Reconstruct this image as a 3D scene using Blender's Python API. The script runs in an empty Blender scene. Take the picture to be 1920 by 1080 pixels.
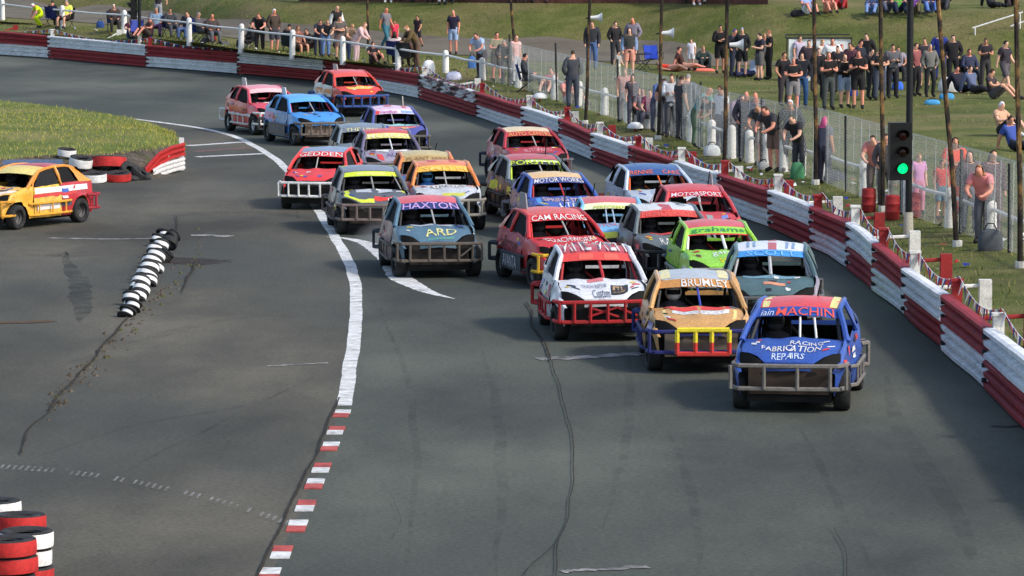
import bpy, bmesh, math, random
from mathutils import Vector, Matrix, noise
from mathutils.bvhtree import BVHTree

random.seed(7)
SC = bpy.context.scene
COL = SC.collection

# ------------------------------------------------------------------ camera
F_PX, CAM_H, PITCH = 7800.0, 7.44, math.atan(752.0 / 7800.0)
CT, ST = math.cos(PITCH), math.sin(PITCH)
cam_d = bpy.data.cameras.new('camera')
cam_d.sensor_width = 36.0
cam_d.lens = 36.0 * F_PX / 1920.0
cam_d.clip_start = 0.5
cam_d.clip_end = 6000.0
cam = bpy.data.objects.new('camera', cam_d)
cam.location = (0, 0, CAM_H)
cam.rotation_euler = (math.pi / 2 - PITCH, 0, 0)
COL.objects.link(cam)
SC.camera = cam

# ------------------------------------------------------------------ light
SUN_EL, SUN_AZ = math.radians(41), math.radians(121)      # azimuth from +Y towards +X (right, a little behind the camera)
world = bpy.data.worlds.new('World')
SC.world = world
world.use_nodes = True
wn = world.node_tree.nodes
sky = wn.new('ShaderNodeTexSky')
sky.sky_type = 'NISHITA'
sky.sun_disc = False
sky.sun_elevation = SUN_EL
sky.sun_rotation = SUN_AZ
sky.dust_density = 2.0
sky.air_density = 1.0
bg = wn['Background']
bg.inputs['Strength'].default_value = 0.15
world.node_tree.links.new(sky.outputs[0], bg.inputs['Color'])
sun_d = bpy.data.lights.new('sun', 'SUN')
sun_d.energy = 1.9
sun_d.angle = math.radians(7.0)
sun_d.color = (1.0, 0.95, 0.88)
sun = bpy.data.objects.new('sun', sun_d)
sdir = Vector((math.sin(SUN_AZ) * math.cos(SUN_EL), math.cos(SUN_AZ) * math.cos(SUN_EL), math.sin(SUN_EL)))
sun.rotation_euler = (-sdir).to_track_quat('-Z', 'Y').to_euler()
sun.location = (40, -40, 60)
COL.objects.link(sun)
SC.view_settings.view_transform = 'Standard'
SC.view_settings.look = 'None'
SC.view_settings.gamma = 1.0
SC.view_settings.use_curve_mapping = False
SC.view_settings.exposure = 0.62
SC.render.engine = 'CYCLES'
SC.cycles.max_bounces = 6
SC.cycles.transparent_max_bounces = 12

# ------------------------------------------------------------------ helpers
def lin(c):
    return tuple(((x / 255.0) / 12.92 if x / 255.0 <= 0.04045 else ((x / 255.0 + 0.055) / 1.055) ** 2.4) for x in c[:3])

def ray(u, v):
    k, a = (u - 960.0) / F_PX, (v - 540.0) / F_PX
    return Vector((k, CT - a * ST, -ST - a * CT))

def P(u, v, z=0.0):
    """point of the plane at height z seen at photo pixel (u, v)"""
    d = ray(u, v)
    t = (z - CAM_H) / d.z
    return Vector((0, 0, CAM_H)) + d * t

def itp(tab, x):
    if x <= tab[0][0]:
        a, b = tab[0], tab[1]
    elif x >= tab[-1][0]:
        a, b = tab[-2], tab[-1]
    else:
        for a, b in zip(tab, tab[1:]):
            if a[0] <= x <= b[0]:
                break
    t = (x - a[0]) / (b[0] - a[0])
    return [a[i] + (b[i] - a[i]) * t for i in range(1, len(a))]

def smooth(a, b, x):
    t = max(0.0, min(1.0, (x - a) / (b - a)))
    return t * t * (3 - 2 * t)

MATS = {}
def nodes_of(m):
    m.use_nodes = True
    nt = m.node_tree
    return nt, nt.nodes['Principled BSDF']

def paint(rgb, rough=0.38, dirt=0.35, metal=0.0, scale=5.0, dirtc=(70, 64, 56)):
    """worn paint: the colour, broken by smears of road dirt, scuffs and painted-in reflection tones"""
    key = ('p', tuple(rgb), rough, dirt, metal, scale, dirtc)
    if key in MATS:
        return MATS[key]
    m = bpy.data.materials.new('worn_paint')
    nt, b = nodes_of(m)
    L, N = nt.links, nt.nodes
    tc = N.new('ShaderNodeTexCoord')
    n1 = N.new('ShaderNodeTexNoise'); n1.inputs['Scale'].default_value = scale; n1.inputs['Detail'].default_value = 6; n1.inputs['Roughness'].default_value = 0.65
    n2 = N.new('ShaderNodeTexNoise'); n2.inputs['Scale'].default_value = scale * 6; n2.inputs['Detail'].default_value = 3
    L.new(tc.outputs['Object'], n1.inputs['Vector']); L.new(tc.outputs['Object'], n2.inputs['Vector'])
    r1 = N.new('ShaderNodeMapRange'); r1.inputs[1].default_value = 0.46; r1.inputs[2].default_value = 0.72; r1.inputs[4].default_value = dirt
    L.new(n1.outputs['Fac'], r1.inputs[0])
    mx = N.new('ShaderNodeMixRGB'); mx.inputs['Color1'].default_value = (*lin(rgb), 1); mx.inputs['Color2'].default_value = (*lin(dirtc), 1)
    L.new(r1.outputs[0], mx.inputs['Fac'])
    mx2 = N.new('ShaderNodeMixRGB'); mx2.blend_type = 'MULTIPLY'; mx2.inputs['Fac'].default_value = 0.6  # mottling also puts uneven reflections into the colour
    r2 = N.new('ShaderNodeMapRange'); r2.inputs[1].default_value = 0.3; r2.inputs[2].default_value = 0.7; r2.inputs[3].default_value = 0.6; r2.inputs[4].default_value = 1.15
    L.new(n2.outputs['Fac'], r2.inputs[0]); L.new(mx.outputs[0], mx2.inputs['Color1']); L.new(r2.outputs[0], mx2.inputs['Color2'])
    L.new(mx2.outputs[0], b.inputs['Base Color'])
    rr = N.new('ShaderNodeMapRange'); rr.inputs[3].default_value = rough; rr.inputs[4].default_value = min(1, rough + 0.35)
    L.new(n1.outputs['Fac'], rr.inputs[0]); L.new(rr.outputs[0], b.inputs['Roughness'])
    b.inputs['Metallic'].default_value = metal
    if rough < .42:
        b.inputs['Coat Weight'].default_value = .45; b.inputs['Coat Roughness'].default_value = .22
    MATS[key] = m
    return m

def flat(rgb, rough=0.7, emit=0.0, spec=0.3):
    key = ('f', tuple(rgb), rough, emit)
    if key in MATS:
        return MATS[key]
    m = bpy.data.materials.new('plain_colour')
    nt, b = nodes_of(m)
    L, N = nt.links, nt.nodes
    tc = N.new('ShaderNodeTexCoord')
    n1 = N.new('ShaderNodeTexNoise'); n1.inputs['Scale'].default_value = 9; n1.inputs['Detail'].default_value = 4
    L.new(tc.outputs['Object'], n1.inputs['Vector'])
    r2 = N.new('ShaderNodeMapRange'); r2.inputs[1].default_value = 0.3; r2.inputs[2].default_value = 0.7; r2.inputs[3].default_value = 0.75; r2.inputs[4].default_value = 1.1
    L.new(n1.outputs['Fac'], r2.inputs[0])
    mx2 = N.new('ShaderNodeMixRGB'); mx2.blend_type = 'MULTIPLY'; mx2.inputs['Fac'].default_value = 0.6
    mx2.inputs['Color1'].default_value = (*lin(rgb), 1); L.new(r2.outputs[0], mx2.inputs['Color2'])
    L.new(mx2.outputs[0], b.inputs['Base Color'])
    b.inputs['Roughness'].default_value = rough
    b.inputs['Specular IOR Level'].default_value = spec
    if emit:
        b.inputs['Emission Color'].default_value = (*lin(rgb), 1)
        b.inputs['Emission Strength'].default_value = emit
    MATS[key] = m
    return m

def noisy(name, stops, scale=1.0, detail=8.0, rough=0.9, bump=0.0, bscale=30.0, stretch=None, second=None, seed=0.0, spec=0.2, fleck=None):
    """noise through a colour ramp (linear colours)"""
    m = bpy.data.materials.new(name)
    nt, b = nodes_of(m)
    L, N = nt.links, nt.nodes
    tc = N.new('ShaderNodeTexCoord')
    mp = N.new('ShaderNodeMapping')
    mp.inputs['Location'].default_value = (seed, seed * 0.7, 0)
    if stretch:
        mp.inputs['Scale'].default_value = stretch
    L.new(tc.outputs['Object'], mp.inputs['Vector'])
    n1 = N.new('ShaderNodeTexNoise'); n1.inputs['Scale'].default_value = scale; n1.inputs['Detail'].default_value = detail; n1.inputs['Roughness'].default_value = 0.62
    L.new(mp.outputs[0], n1.inputs['Vector'])
    cr = N.new('ShaderNodeValToRGB')
    el = cr.color_ramp.elements
    while len(el) < len(stops):
        el.new(0.5)
    for e, (p, c) in zip(el, stops):
        e.position = p; e.color = (*c, 1)
    L.new(n1.outputs['Fac'], cr.inputs['Fac'])
    out = cr.outputs[0]
    if second:
        sc2, c2, lo, hi, amt = second
        n2 = N.new('ShaderNodeTexNoise'); n2.inputs['Scale'].default_value = sc2; n2.inputs['Detail'].default_value = 5
        L.new(mp.outputs[0], n2.inputs['Vector'])
        r = N.new('ShaderNodeMapRange'); r.inputs[1].default_value = lo; r.inputs[2].default_value = hi; r.inputs[4].default_value = amt
        L.new(n2.outputs['Fac'], r.inputs[0])
        mx = N.new('ShaderNodeMixRGB'); mx.inputs['Color2'].default_value = (*c2, 1)
        L.new(out, mx.inputs['Color1']); L.new(r.outputs[0], mx.inputs['Fac'])
        out = mx.outputs[0]
    if fleck:
        fs, lo, hi, a0, a1 = fleck
        n3 = N.new('ShaderNodeTexNoise'); n3.inputs['Scale'].default_value = fs; n3.inputs['Detail'].default_value = 2
        L.new(tc.outputs['Object'], n3.inputs['Vector'])
        r = N.new('ShaderNodeMapRange'); r.inputs[1].default_value = lo; r.inputs[2].default_value = hi; r.inputs[3].default_value = a0; r.inputs[4].default_value = a1
        L.new(n3.outputs['Fac'], r.inputs[0])
        mx = N.new('ShaderNodeMixRGB'); mx.blend_type = 'MULTIPLY'; mx.inputs['Fac'].default_value = 1
        L.new(out, mx.inputs['Color1']); L.new(r.outputs[0], mx.inputs['Color2'])
        out = mx.outputs[0]
    L.new(out, b.inputs['Base Color'])
    b.inputs['Roughness'].default_value = rough
    b.inputs['Specular IOR Level'].default_value = spec
    if bump:
        nb = N.new('ShaderNodeTexNoise'); nb.inputs['Scale'].default_value = bscale; nb.inputs['Detail'].default_value = 4
        L.new(tc.outputs['Object'], nb.inputs['Vector'])
        bp = N.new('ShaderNodeBump'); bp.inputs['Strength'].default_value = bump; bp.inputs['Distance'].default_value = 0.05
        L.new(nb.outputs['Fac'], bp.inputs['Height']); L.new(bp.outputs[0], b.inputs['Normal'])
    return m

class MB:
    """collects faces of one mesh"""
    def __init__(self):
        self.v, self.f, self.mi = [], [], []
        self.cur = 0
    def add(self, verts, faces):
        o = len(self.v)
        self.v.extend([tuple(p) for p in verts])
        for f in faces:
            self.f.append(tuple(i + o for i in f)); self.mi.append(self.cur)
    def grid(self, rows, close=False):
        n = len(rows[0]); vs = [p for r in rows for p in r]; fs = []
        for i in range(len(rows) - 1):
            for j in range(n - 1 + (1 if close else 0)):
                j2 = (j + 1) % n
                fs.append((i * n + j, i * n + j2, (i + 1) * n + j2, (i + 1) * n + j))
        self.add(vs, fs)
    def box(self, x0, x1, y0, y1, z0, z1, tp=1.0):
        cx, cy = (x0 + x1) / 2, (y0 + y1) / 2
        vs = [(x0, y0, z0), (x1, y0, z0), (x1, y1, z0), (x0, y1, z0)]
        vs += [(cx + (x - cx) * tp, cy + (y - cy) * tp, z1) for x, y, _ in vs]
        self.add(vs, [(3, 2, 1, 0), (4, 5, 6, 7), (0, 1, 5, 4), (1, 2, 6, 5), (2, 3, 7, 6), (3, 0, 4, 7)])
    def tube(self, path, r, n=6, cap=True, r2=None, flatten=None):
        path = [Vector(p) for p in path]
        rows = []
        for i, p in enumerate(path):
            a = path[max(0, i - 1)]; c = path[min(len(path) - 1, i + 1)]
            t = (c - a).normalized()
            up = Vector((0, 0, 1)) if abs(t.z) < 0.95 else Vector((0, 1, 0))
            s = t.cross(up).normalized(); w = s.cross(t).normalized()
            rr = r if r2 is None else r + (r2 - r) * i / max(1, len(path) - 1)
            rows.append([p + (s * math.cos(q) * (flatten or 1) + w * math.sin(q)) * rr for q in [2 * math.pi * (k + 0.5) / n for k in range(n)]])
        o = len(self.v)
        self.grid(rows, close=True)
        if cap:
            self.f.append(tuple(o + k for k in range(n))[::-1]); self.mi.append(self.cur)
            self.f.append(tuple(o + (len(rows) - 1) * n + k for k in range(n))); self.mi.append(self.cur)
    def lathe(self, prof, n=20, axis='x', c=(0, 0, 0)):
        rows = []
        for k in range(n):
            q = 2 * math.pi * k / n
            row = []
            for (a, r) in prof:
                if axis == 'x': p = (a, r * math.cos(q), r * math.sin(q))
                elif axis == 'z': p = (r * math.cos(q), r * math.sin(q), a)
                else: p = (r * math.cos(q), a, r * math.sin(q))
                row.append((p[0] + c[0], p[1] + c[1], p[2] + c[2]))
            rows.append(row)
        rows.append(rows[0])
        self.grid(rows)
    def mesh(self, name):
        me = bpy.data.meshes.new(name)
        me.from_pydata(self.v, [], self.f)
        me.update()
        return me
    def build(self, name, mats, parent=None, smooth_=False, fix=True):
        me = self.mesh(name)
        if not isinstance(mats, (list, tuple)):
            mats = [mats]
        for m in mats:
            me.materials.append(m)
        if len(mats) > 1:
            me.polygons.foreach_set('material_index', self.mi)
        if fix and len(self.f) < 20000:
            bm = bmesh.new(); bm.from_mesh(me)
            bmesh.ops.remove_doubles(bm, verts=bm.verts, dist=1e-5)
            bmesh.ops.recalc_face_normals(bm, faces=bm.faces)
            bm.to_mesh(me); bm.free()
        if smooth_:
            me.polygons.foreach_set('use_smooth', [True] * len(me.polygons))
            try:
                me.set_sharp_from_angle(angle=math.radians(40))
            except Exception:
                pass
        return link(name, me, parent)

def link(name, me, parent=None):
    o = bpy.data.objects.new(name, me)
    COL.objects.link(o)
    if parent is not None:
        o.parent = parent
    return o

def thing(name, label, cat, loc=(0, 0, 0), rz=0.0, group=None, scale=None):
    o = bpy.data.objects.new(name, None)
    o.empty_display_size = 0.1
    COL.objects.link(o)
    o.location = loc; o.rotation_euler = (0, 0, rz)
    if scale: o.scale = (scale, scale, scale)
    return tag(o, label, cat, group)

def tag(o, label, cat, group=None):
    o['label'] = label; o['category'] = cat
    if group: o['group'] = group
    return o

def struct(o, kind='structure'):
    o['kind'] = kind
    return o

TEXT_CACHE = {}
def text_verts(s):
    """flat outline mesh of a line of capitals, scaled to the unit square"""
    if s in TEXT_CACHE:
        return TEXT_CACHE[s]
    cu = bpy.data.curves.new('lettering', 'FONT')
    cu.body = s
    cu.resolution_u = 2
    cu.offset = 0.004
    ob = bpy.data.objects.new('lettering', cu)
    COL.objects.link(ob)
    dg = bpy.context.evaluated_depsgraph_get()
    me = bpy.data.meshes.new_from_object(ob.evaluated_get(dg))
    vs = [v.co.copy() for v in me.vertices]
    fs = [tuple(p.vertices) for p in me.polygons]
    bpy.data.objects.remove(ob); bpy.data.curves.remove(cu); bpy.data.meshes.remove(me)
    x0, x1 = min(v.x for v in vs), max(v.x for v in vs); y0, y1 = min(v.y for v in vs), max(v.y for v in vs)
    r = ([((v.x - x0) / (x1 - x0), (v.y - y0) / (y1 - y0)) for v in vs], fs)
    TEXT_CACHE[s] = r
    return r
# ------------------------------------------------------------------ lines of the place (photo column -> row, height)
BAR_BASE = [(-700, 46), (-150, 90), (0, 104), (87, 109), (274, 126), (445, 139), (607, 153), (783, 184), (895, 220), (960, 241), (1035, 270), (1111, 302), (1183, 329), (1300, 372), (1390, 407), (1444, 428), (1560, 483), (1589, 504), (1694, 590), (1762, 651), (1846, 727), (1920, 804), (2300, 1230), (2700, 1680)]
BAR_TOP = [(-700, -10), (-150, 44), (0, 58), (92, 67), (275, 84), (447, 97), (609, 112), (787, 139), (895, 172), (980, 199), (1051, 222), (1112, 250), (1183, 279), (1267, 303), (1349, 325), (1445, 355), (1522, 386), (1591, 415), (1641, 454), (1697, 501), (1772, 550), (1850, 613), (1920, 664), (2300, 1045), (2700, 1440)]
FENCE = [(-700, -35, 1.35), (-150, 22, 1.3), (5, 40, 1.27), (118, 53, 1.25), (233, 63, 1.22), (355, 79, 1.18), (452, 92, 1.1), (548, 103, 1.05), (643, 114, 1.0), (747, 127, .95), (836, 137, .9), (905, 150, .85), (972, 165, .75), (1040, 186, .68), (1085, 200, .64), (1134, 216, .6), (1177, 229, .6), (1217, 242, .58), (1296, 266, .55), (1334, 285, .53), (1470, 324, .5), (1543, 340, .5), (1621, 370, .5), (1700, 400, .5), (1859, 455, .5), (1960, 495, .5), (2300, 640, .5), (2700, 820, .5)]
PATH_N = [(-700, -20, 1.36), (0, 40, 1.32), (240, 58, 1.26), (450, 80, 1.16), (700, 100, 1.03), (780, 106, .98), (960, 120, .85), (1100, 125, .78), (1300, 132, .72), (1440, 140, .68), (1600, 152, .64), (2700, 170, .64)]
BANK_LO = [(-700, -60, 1.5), (0, 12, 1.42), (240, 25, 1.36), (480, 55, 1.28), (760, 76, 1.1), (960, 88, .98), (1200, 95, .92), (1440, 112, .82), (1700, 122, .8), (2700, 140, .8)]
BANK_HI = [(-700, -110), (0, -42), (300, -18), (560, 4), (960, 7), (1300, 8), (1440, 9), (1600, 24), (1800, 22), (2700, 20)]

def bar_pt(u): return P(u, itp(BAR_BASE, u)[0], 0.0)
def bar_h(u):
    """height of the barrier at column u: how far its top stands above its foot"""
    v0 = itp(BAR_BASE, u)[0]; v1 = itp(BAR_TOP, u)[0]
    s = 0.1344 * (v0 + 212)
    return max(0.78, min(1.06, (v0 - v1) / s))
def curve_pt(tab, u):
    v, z = itp(tab, u)
    return P(u, v, z)
def outward(fn, u):
    a, b = fn(u - 12), fn(u + 12)
    t = (b - a); t.z = 0; t.normalize()
    n = Vector((t.y, -t.x, 0))
    return n if n.dot(Vector((0.5, 0.85, 0))) > 0 else -n
fence_pt = lambda u: curve_pt(FENCE, u)

# ------------------------------------------------------------------ ground materials
M_ASPH = noisy('asphalt', [(0.37, (.046, .051, .043)), (0.5, (.078, .085, .068)), (0.63, (.116, .120, .095))], scale=0.16, detail=9, rough=0.86, bump=0.25, bscale=26,
               second=(0.09, (.056, .063, .053), 0.44, 0.62, 0.8), fleck=(14.0, 0.3, 0.72, 0.80, 1.18), stretch=(1.0, 0.45, 1))
M_GRASS = noisy('grass_turf', [(0.3, (.062, .084, .016)), (0.5, (.112, .125, .028)), (0.68, (.18, .165, .058))], scale=0.55, detail=9, rough=0.95, bump=0.8, bscale=22,
                second=(0.22, (.20, .155, .07), 0.48, 0.68, 0.75), fleck=(7.0, 0.3, 0.7, 0.8, 1.12))
M_ISLE = noisy('infield_turf', [(0.3, (.082, .115, .022)), (0.5, (.13, .16, .036)), (0.68, (.20, .195, .06))], scale=0.4, detail=9, rough=0.95, bump=0.8, bscale=20,
               second=(0.2, (.22, .18, .075), 0.52, 0.7, 0.7), fleck=(6.0, 0.3, 0.7, 0.82, 1.12))
M_PATH = noisy('dusty_path', [(0.3, (.10, .085, .062)), (0.55, (.155, .132, .10)), (0.75, (.12, .12, .07))], scale=0.5, detail=9, rough=0.95, bump=0.5, bscale=15)
M_DIRT = noisy('bare_earth', [(0.3, (.035, .027, .018)), (0.5, (.085, .068, .05)), (0.72, (.15, .125, .10))], scale=2.2, detail=9, rough=0.95, bump=1.0, bscale=6,
               second=(0.9, (.07, .085, .02), 0.52, 0.62, 0.8))
M_WHITE = noisy('road_paint_white', [(0.30, (.10, .10, .095)), (0.42, (.52, .52, .50)), (0.6, (.74, .74, .71))], scale=3.2, detail=8, rough=0.75, fleck=(12, .3, .7, .75, 1.1))
M_WORN = noisy('road_paint_worn', [(0.38, (.085, .088, .082)), (0.52, (.24, .235, .22)), (0.7, (.50, .48, .45))], scale=2.4, detail=8, rough=0.8)
M_WORNRED = noisy('road_paint_faded_red', [(0.35, (.09, .085, .08)), (0.6, (.25, .10, .09))], scale=1.6, detail=8, rough=0.8)
M_RED = noisy('road_paint_red', [(0.3, (.12, .05, .045)), (0.5, (.42, .07, .06)), (0.7, (.5, .13, .11))], scale=3.5, detail=8, rough=0.75)
M_CRACK = noisy('crack_filler', [(0.35, (.018, .016, .013)), (0.6, (.03, .026, .02)), (0.75, (.045, .04, .032))], scale=3.0, rough=0.95)
def worn_mark(name, col, lo, hi, amt, scale):
    m = noisy(name, [(0.3, col), (0.7, col)], scale=2, rough=.8)
    nt = m.node_tree; L, N = nt.links, nt.nodes
    b = N['Principled BSDF']; out = [x for x in N if x.type == 'OUTPUT_MATERIAL'][0]
    tr = N.new('ShaderNodeBsdfTransparent'); mx = N.new('ShaderNodeMixShader'); n = N.new('ShaderNodeTexNoise'); n.inputs['Scale'].default_value = scale; n.inputs['Detail'].default_value = 8; n.inputs['Roughness'].default_value = .7
    tc = N.new('ShaderNodeTexCoord'); L.new(tc.outputs['Object'], n.inputs['Vector'])
    r = N.new('ShaderNodeMapRange'); r.inputs[1].default_value = lo; r.inputs[2].default_value = hi; r.inputs[4].default_value = amt
    L.new(n.outputs['Fac'], r.inputs[0]); L.new(r.outputs[0], mx.inputs[0]); L.new(tr.outputs[0], mx.inputs[1]); L.new(b.outputs[0], mx.inputs[2]); L.new(mx.outputs[0], out.inputs['Surface'])
    return m
M_STAIN = worn_mark('tyre_rubber_stain', (.034, .040, .040), .36, .66, .55, .8)
M_STAIN2 = worn_mark('faint_tyre_mark', (.03, .033, .032), .42, .75, .26, .9)
M_HATCH = worn_mark('pale_hatch', (.36, .35, .33), .38, .66, .6, 2.5)

# ------------------------------------------------------------------ ground sheets
m = MB(); m.add([(-3000, -600, -0.35), (3000, -600, -0.35), (3000, 4500, -0.35), (-3000, 4500, -0.35)], [(0, 1, 2, 3)])
struct(m.build('ground', M_GRASS))
us = [-700 + 20 * i for i in range(171)]
# track surface: everything inside the barrier
m = MB()
rows = []
for u in us:
    b = bar_pt(u) + outward(bar_pt, u) * 0.30
    rows.append(b)
left = Vector((-140, rows[0].y + 5, 0))
ring = [(-140, -60, 0), (60, -60, 0), (60, 40, 0)]
vs = [Vector(p) for p in ring] + [rows[-1]] + rows[::-1][1:] + [left]
m.add([Vector((p.x, p.y, 0)) for p in vs], [tuple(range(len(vs)))])
struct(m.build('asphalt_track', M_ASPH, fix=False))

# older, browner asphalt inside the racing line
EDGE = [(-500, 176), (120, 207), (200, 218), (300, 230), (380, 242), (440, 257), (485, 279), (520, 302), (545, 327), (575, 363), (597, 395), (625, 441), (646, 478), (660, 520), (664, 560), (662, 610), (655, 660), (646, 710), (638, 760), (612, 850), (585, 910), (556, 975), (520, 1050), (470, 1160), (380, 1400)]
m = MB(); rows = []
for u, v in EDGE:
    p = P(u, v, .002); rows.append([p, Vector((p.x - .25, p.y, .002)), Vector((-120, p.y, .002))])
m.grid(rows)
M_ASPH2 = noisy('old_asphalt', [(0.37, (.048, .045, .036)), (0.5, (.084, .079, .061)), (0.63, (.132, .118, .090))], scale=0.2, detail=9, rough=0.88, bump=0.25, bscale=24,
                second=(0.12, (.064, .068, .060), 0.45, 0.62, 0.8), fleck=(14.0, 0.3, 0.72, 0.80, 1.2), stretch=(1.0, 0.4, 1))
struct(m.build('infield_asphalt', M_ASPH2, fix=False))

# land outside the barrier
NB, NF, NP, NK = 5, 14, 4, 7
grid_rows = []
def lerp(a, b, t): return a + (b - a) * t
col_pts = []
for u in us:
    c = []
    n = outward(bar_pt, u)
    b0 = bar_pt(u) + n * 0.34
    f = fence_pt(u)
    q0 = Vector((b0.x, b0.y, -0.4)); c.append(q0)
    q1 = Vector((b0.x, b0.y, f.z - 0.22)); c.append(q1)
    for i in range(1, NB + 1):
        t = i / NB
        p = lerp(q1, f, t); c.append(p)
    pn = curve_pt(PATH_N, u); bl = curve_pt(BANK_LO, u)
    if (pn - Vector((0, 0, CAM_H))).length > (bl - Vector((0, 0, CAM_H))).length: pn = lerp(f, bl, 0.85)
    for i in range(1, NF + 1):
        t = i / NF
        p = lerp(f, pn, t)
        if u > 1250 and 1 < i < NF: p.z += 0.07 * math.sin(i * 2.2 + u * 0.001) * smooth(1250, 1500, u)
        c.append(p)
    for i in range(1, NP + 1): c.append(lerp(pn, bl, i / NP))
    d = (bl - Vector((0, 0, CAM_H))); d.z = 0; dist = d.length; d.normalize()
    far = bl + d * 6.0
    vh = itp(BANK_HI, u)[0]
    rr = ray(u, vh); tt = (far.y) / rr.y
    zt = CAM_H + rr.z * tt
    top = Vector((rr.x * tt, far.y, max(zt, bl.z + 0.5)))
    for i in range(1, NK + 1):
        t = i / NK
        p = lerp(bl, top, t); p.z += 0.18 * math.sin(t * math.pi) ; c.append(p)
    c.append(top + d * 14 + Vector((0, 0, 0.25)))
    c.append(top + d * 500 + Vector((0, 0, 3.5)))
    col_pts.append(c)
for c in col_pts:
    for i, p in enumerate(c):
        if i > 2: p.z += 0.05 * (noise.noise(Vector((p.x * 0.35, p.y * 0.2, 3.1))))
PATH_I0 = 2 + NB + NF - 1
m = MB(); m.grid(col_pts)
LAND = m.build('grass_bank', M_GRASS, smooth_=True, fix=False)
struct(LAND)
LAND_BVH = BVHTree.FromPolygons([Vector(v) for v in m.v], m.f)
ISLE_BVH = None
def on_land(u, v):
    h = LAND_BVH.ray_cast(Vector((0, 0, CAM_H)), ray(u, v).normalized())
    return h[0] if h[0] is not None else P(u, v, 0.6)
def land_z(x, y):
    h = LAND_BVH.ray_cast(Vector((x, y, 50)), Vector((0, 0, -1)))
    return h[0].z if h[0] is not None else 0.0
# worn path: a strip over the land
m = MB(); rows = []
for k, c in enumerate(col_pts):
    if us[k] > 1560: break
    a, b = c[PATH_I0 + 1], c[PATH_I0 + NP + 1]
    j = 0.12 * noise.noise(Vector((us[k] * 0.011, 0.3, 0)))
    row = []
    wid = 1.0 - smooth(1250, 1560, us[k])
    for i in range(7):
        t = 0.5 + (i / 6 - 0.5) * (wid * (1.0 + j))
        p = lerp(a, b, t); z = land_z(p.x, p.y)
        row.append(Vector((p.x, p.y, z + 0.02)))
    rows.append(row)
m.grid(rows)
struct(m.build('path', M_PATH, smooth_=True, fix=False))

# ------------------------------------------------------------------ infield island
I_FAR = [(-900, 160), (-200, 181), (0, 188), (60, 194), (130, 203), (200, 213), (250, 222), (300, 237), (335, 252), (350, 270)]
I_TOP = [(-900, 318), (-200, 306), (0, 298), (100, 292), (200, 288), (270, 280), (330, 270), (350, 274)]
I_BASE = [(-900, 352), (-200, 350), (0, 347), (100, 346), (200, 343), (250, 339), (300, 335), (330, 326), (350, 300)]
mg, md = MB(), MB()
gr, dr = [], []
for k in range(64):
    u = -900 + 1250 * (k / 63) if k < 63 else 350
    u = min(u, 350)
    zt = 0.55 * (1 - smooth(270, 352, u))
    a = P(u, itp(I_FAR, u)[0], 0.0); b = P(u, itp(I_TOP, u)[0], zt); c = P(u, itp(I_BASE, u)[0], 0.0)
    if c.y > b.y: c.y = b.y - 0.05
    row = []
    for i in range(13):
        t = i / 12
        p = lerp(a, b, t); p.z = 0.004 + zt * smooth(0, 0.75, t) + 0.05 * noise.noise(p * 0.5) * smooth(0, .2, t)
        row.append(p)
    gr.append(row)
    drow = []
    for i in range(8):
        t = i / 7
        p = lerp(row[-1], c, t); p.z = max(0.004, row[-1].z * (1 - t ** 1.5)) + 0.10 * noise.noise(p * 1.7) * math.sin(math.pi * t)
        p.z = max(p.z, 0.004) if i < 7 else -0.02
        drow.append(p)
    dr.append(drow)
mg.grid(gr); md.grid(dr)
struct(mg.build('infield_grass', M_ISLE, smooth_=True, fix=False))
struct(md.build('dirt_edge', M_DIRT, smooth_=True, fix=False))
ISLE_BVH = BVHTree.FromPolygons([Vector(v) for v in mg.v + md.v], mg.f + [tuple(i + len(mg.v) for i in f) for f in md.f])
def on_isle(u, v):
    h = ISLE_BVH.ray_cast(Vector((0, 0, CAM_H)), ray(u, v).normalized())
    return h[0] if h[0] is not None else P(u, v, 0.0)

# ------------------------------------------------------------------ grass blades (nobody could count them)
def blades(name, mats, pts, hmin, hmax, w):
    vs, fs, mi = [], [], []
    for p in pts:
        h = random.uniform(hmin, hmax); q = random.uniform(0, 2 * math.pi)
        dx, dy = math.cos(q) * w, math.sin(q) * w
        lx, ly = random.uniform(-.5, .5) * h, random.uniform(-.5, .5) * h
        o = len(vs)
        vs += [(p.x - dx, p.y - dy, p.z - .01), (p.x + dx, p.y + dy, p.z - .01), (p.x + lx, p.y + ly, p.z + h)]
        fs.append((o, o + 1, o + 2)); mi.append(random.randrange(len(mats)))
    me = bpy.data.meshes.new(name); me.from_pydata(vs, [], fs)
    for x in mats: me.materials.append(x)
    me.polygons.foreach_set('material_index', mi)
    return struct(link(name, me), 'stuff')
G1, G2, G3 = flat((92, 104, 44), .9), flat((118, 124, 62), .9), flat((142, 134, 84), .9)
pts = []
for _ in range(26000):
    u = random.uniform(-60, 1990); k = (u + 700) / 20.0; k0 = int(k); t = k - k0
    i = random.choice([1, 2, 3, 4, 5, 6, 6, 7, 8, 9, 10, 11, 12, 14, 16, 18, 25, 26, 27, 28, 29, 30, 31])
    s = random.random()
    if i + 1 >= len(col_pts[k0]) - 2: continue
    a = lerp(col_pts[k0][i], col_pts[k0][i + 1], s); b = lerp(col_pts[k0 + 1][i], col_pts[k0 + 1][i + 1], s)
    pts.append(lerp(a, b, t))
blades('grass', [G1, G2, G3], pts, .03, .11, .014)
pts = []
for _ in range(9000):
    k0 = random.randrange(30, 62); i = random.randrange(0, 12); s, t = random.random(), random.random()
    pts.append(lerp(lerp(gr[k0][i], gr[k0][i + 1], s), lerp(gr[k0 + 1][i], gr[k0 + 1][i + 1], s), t))
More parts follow.
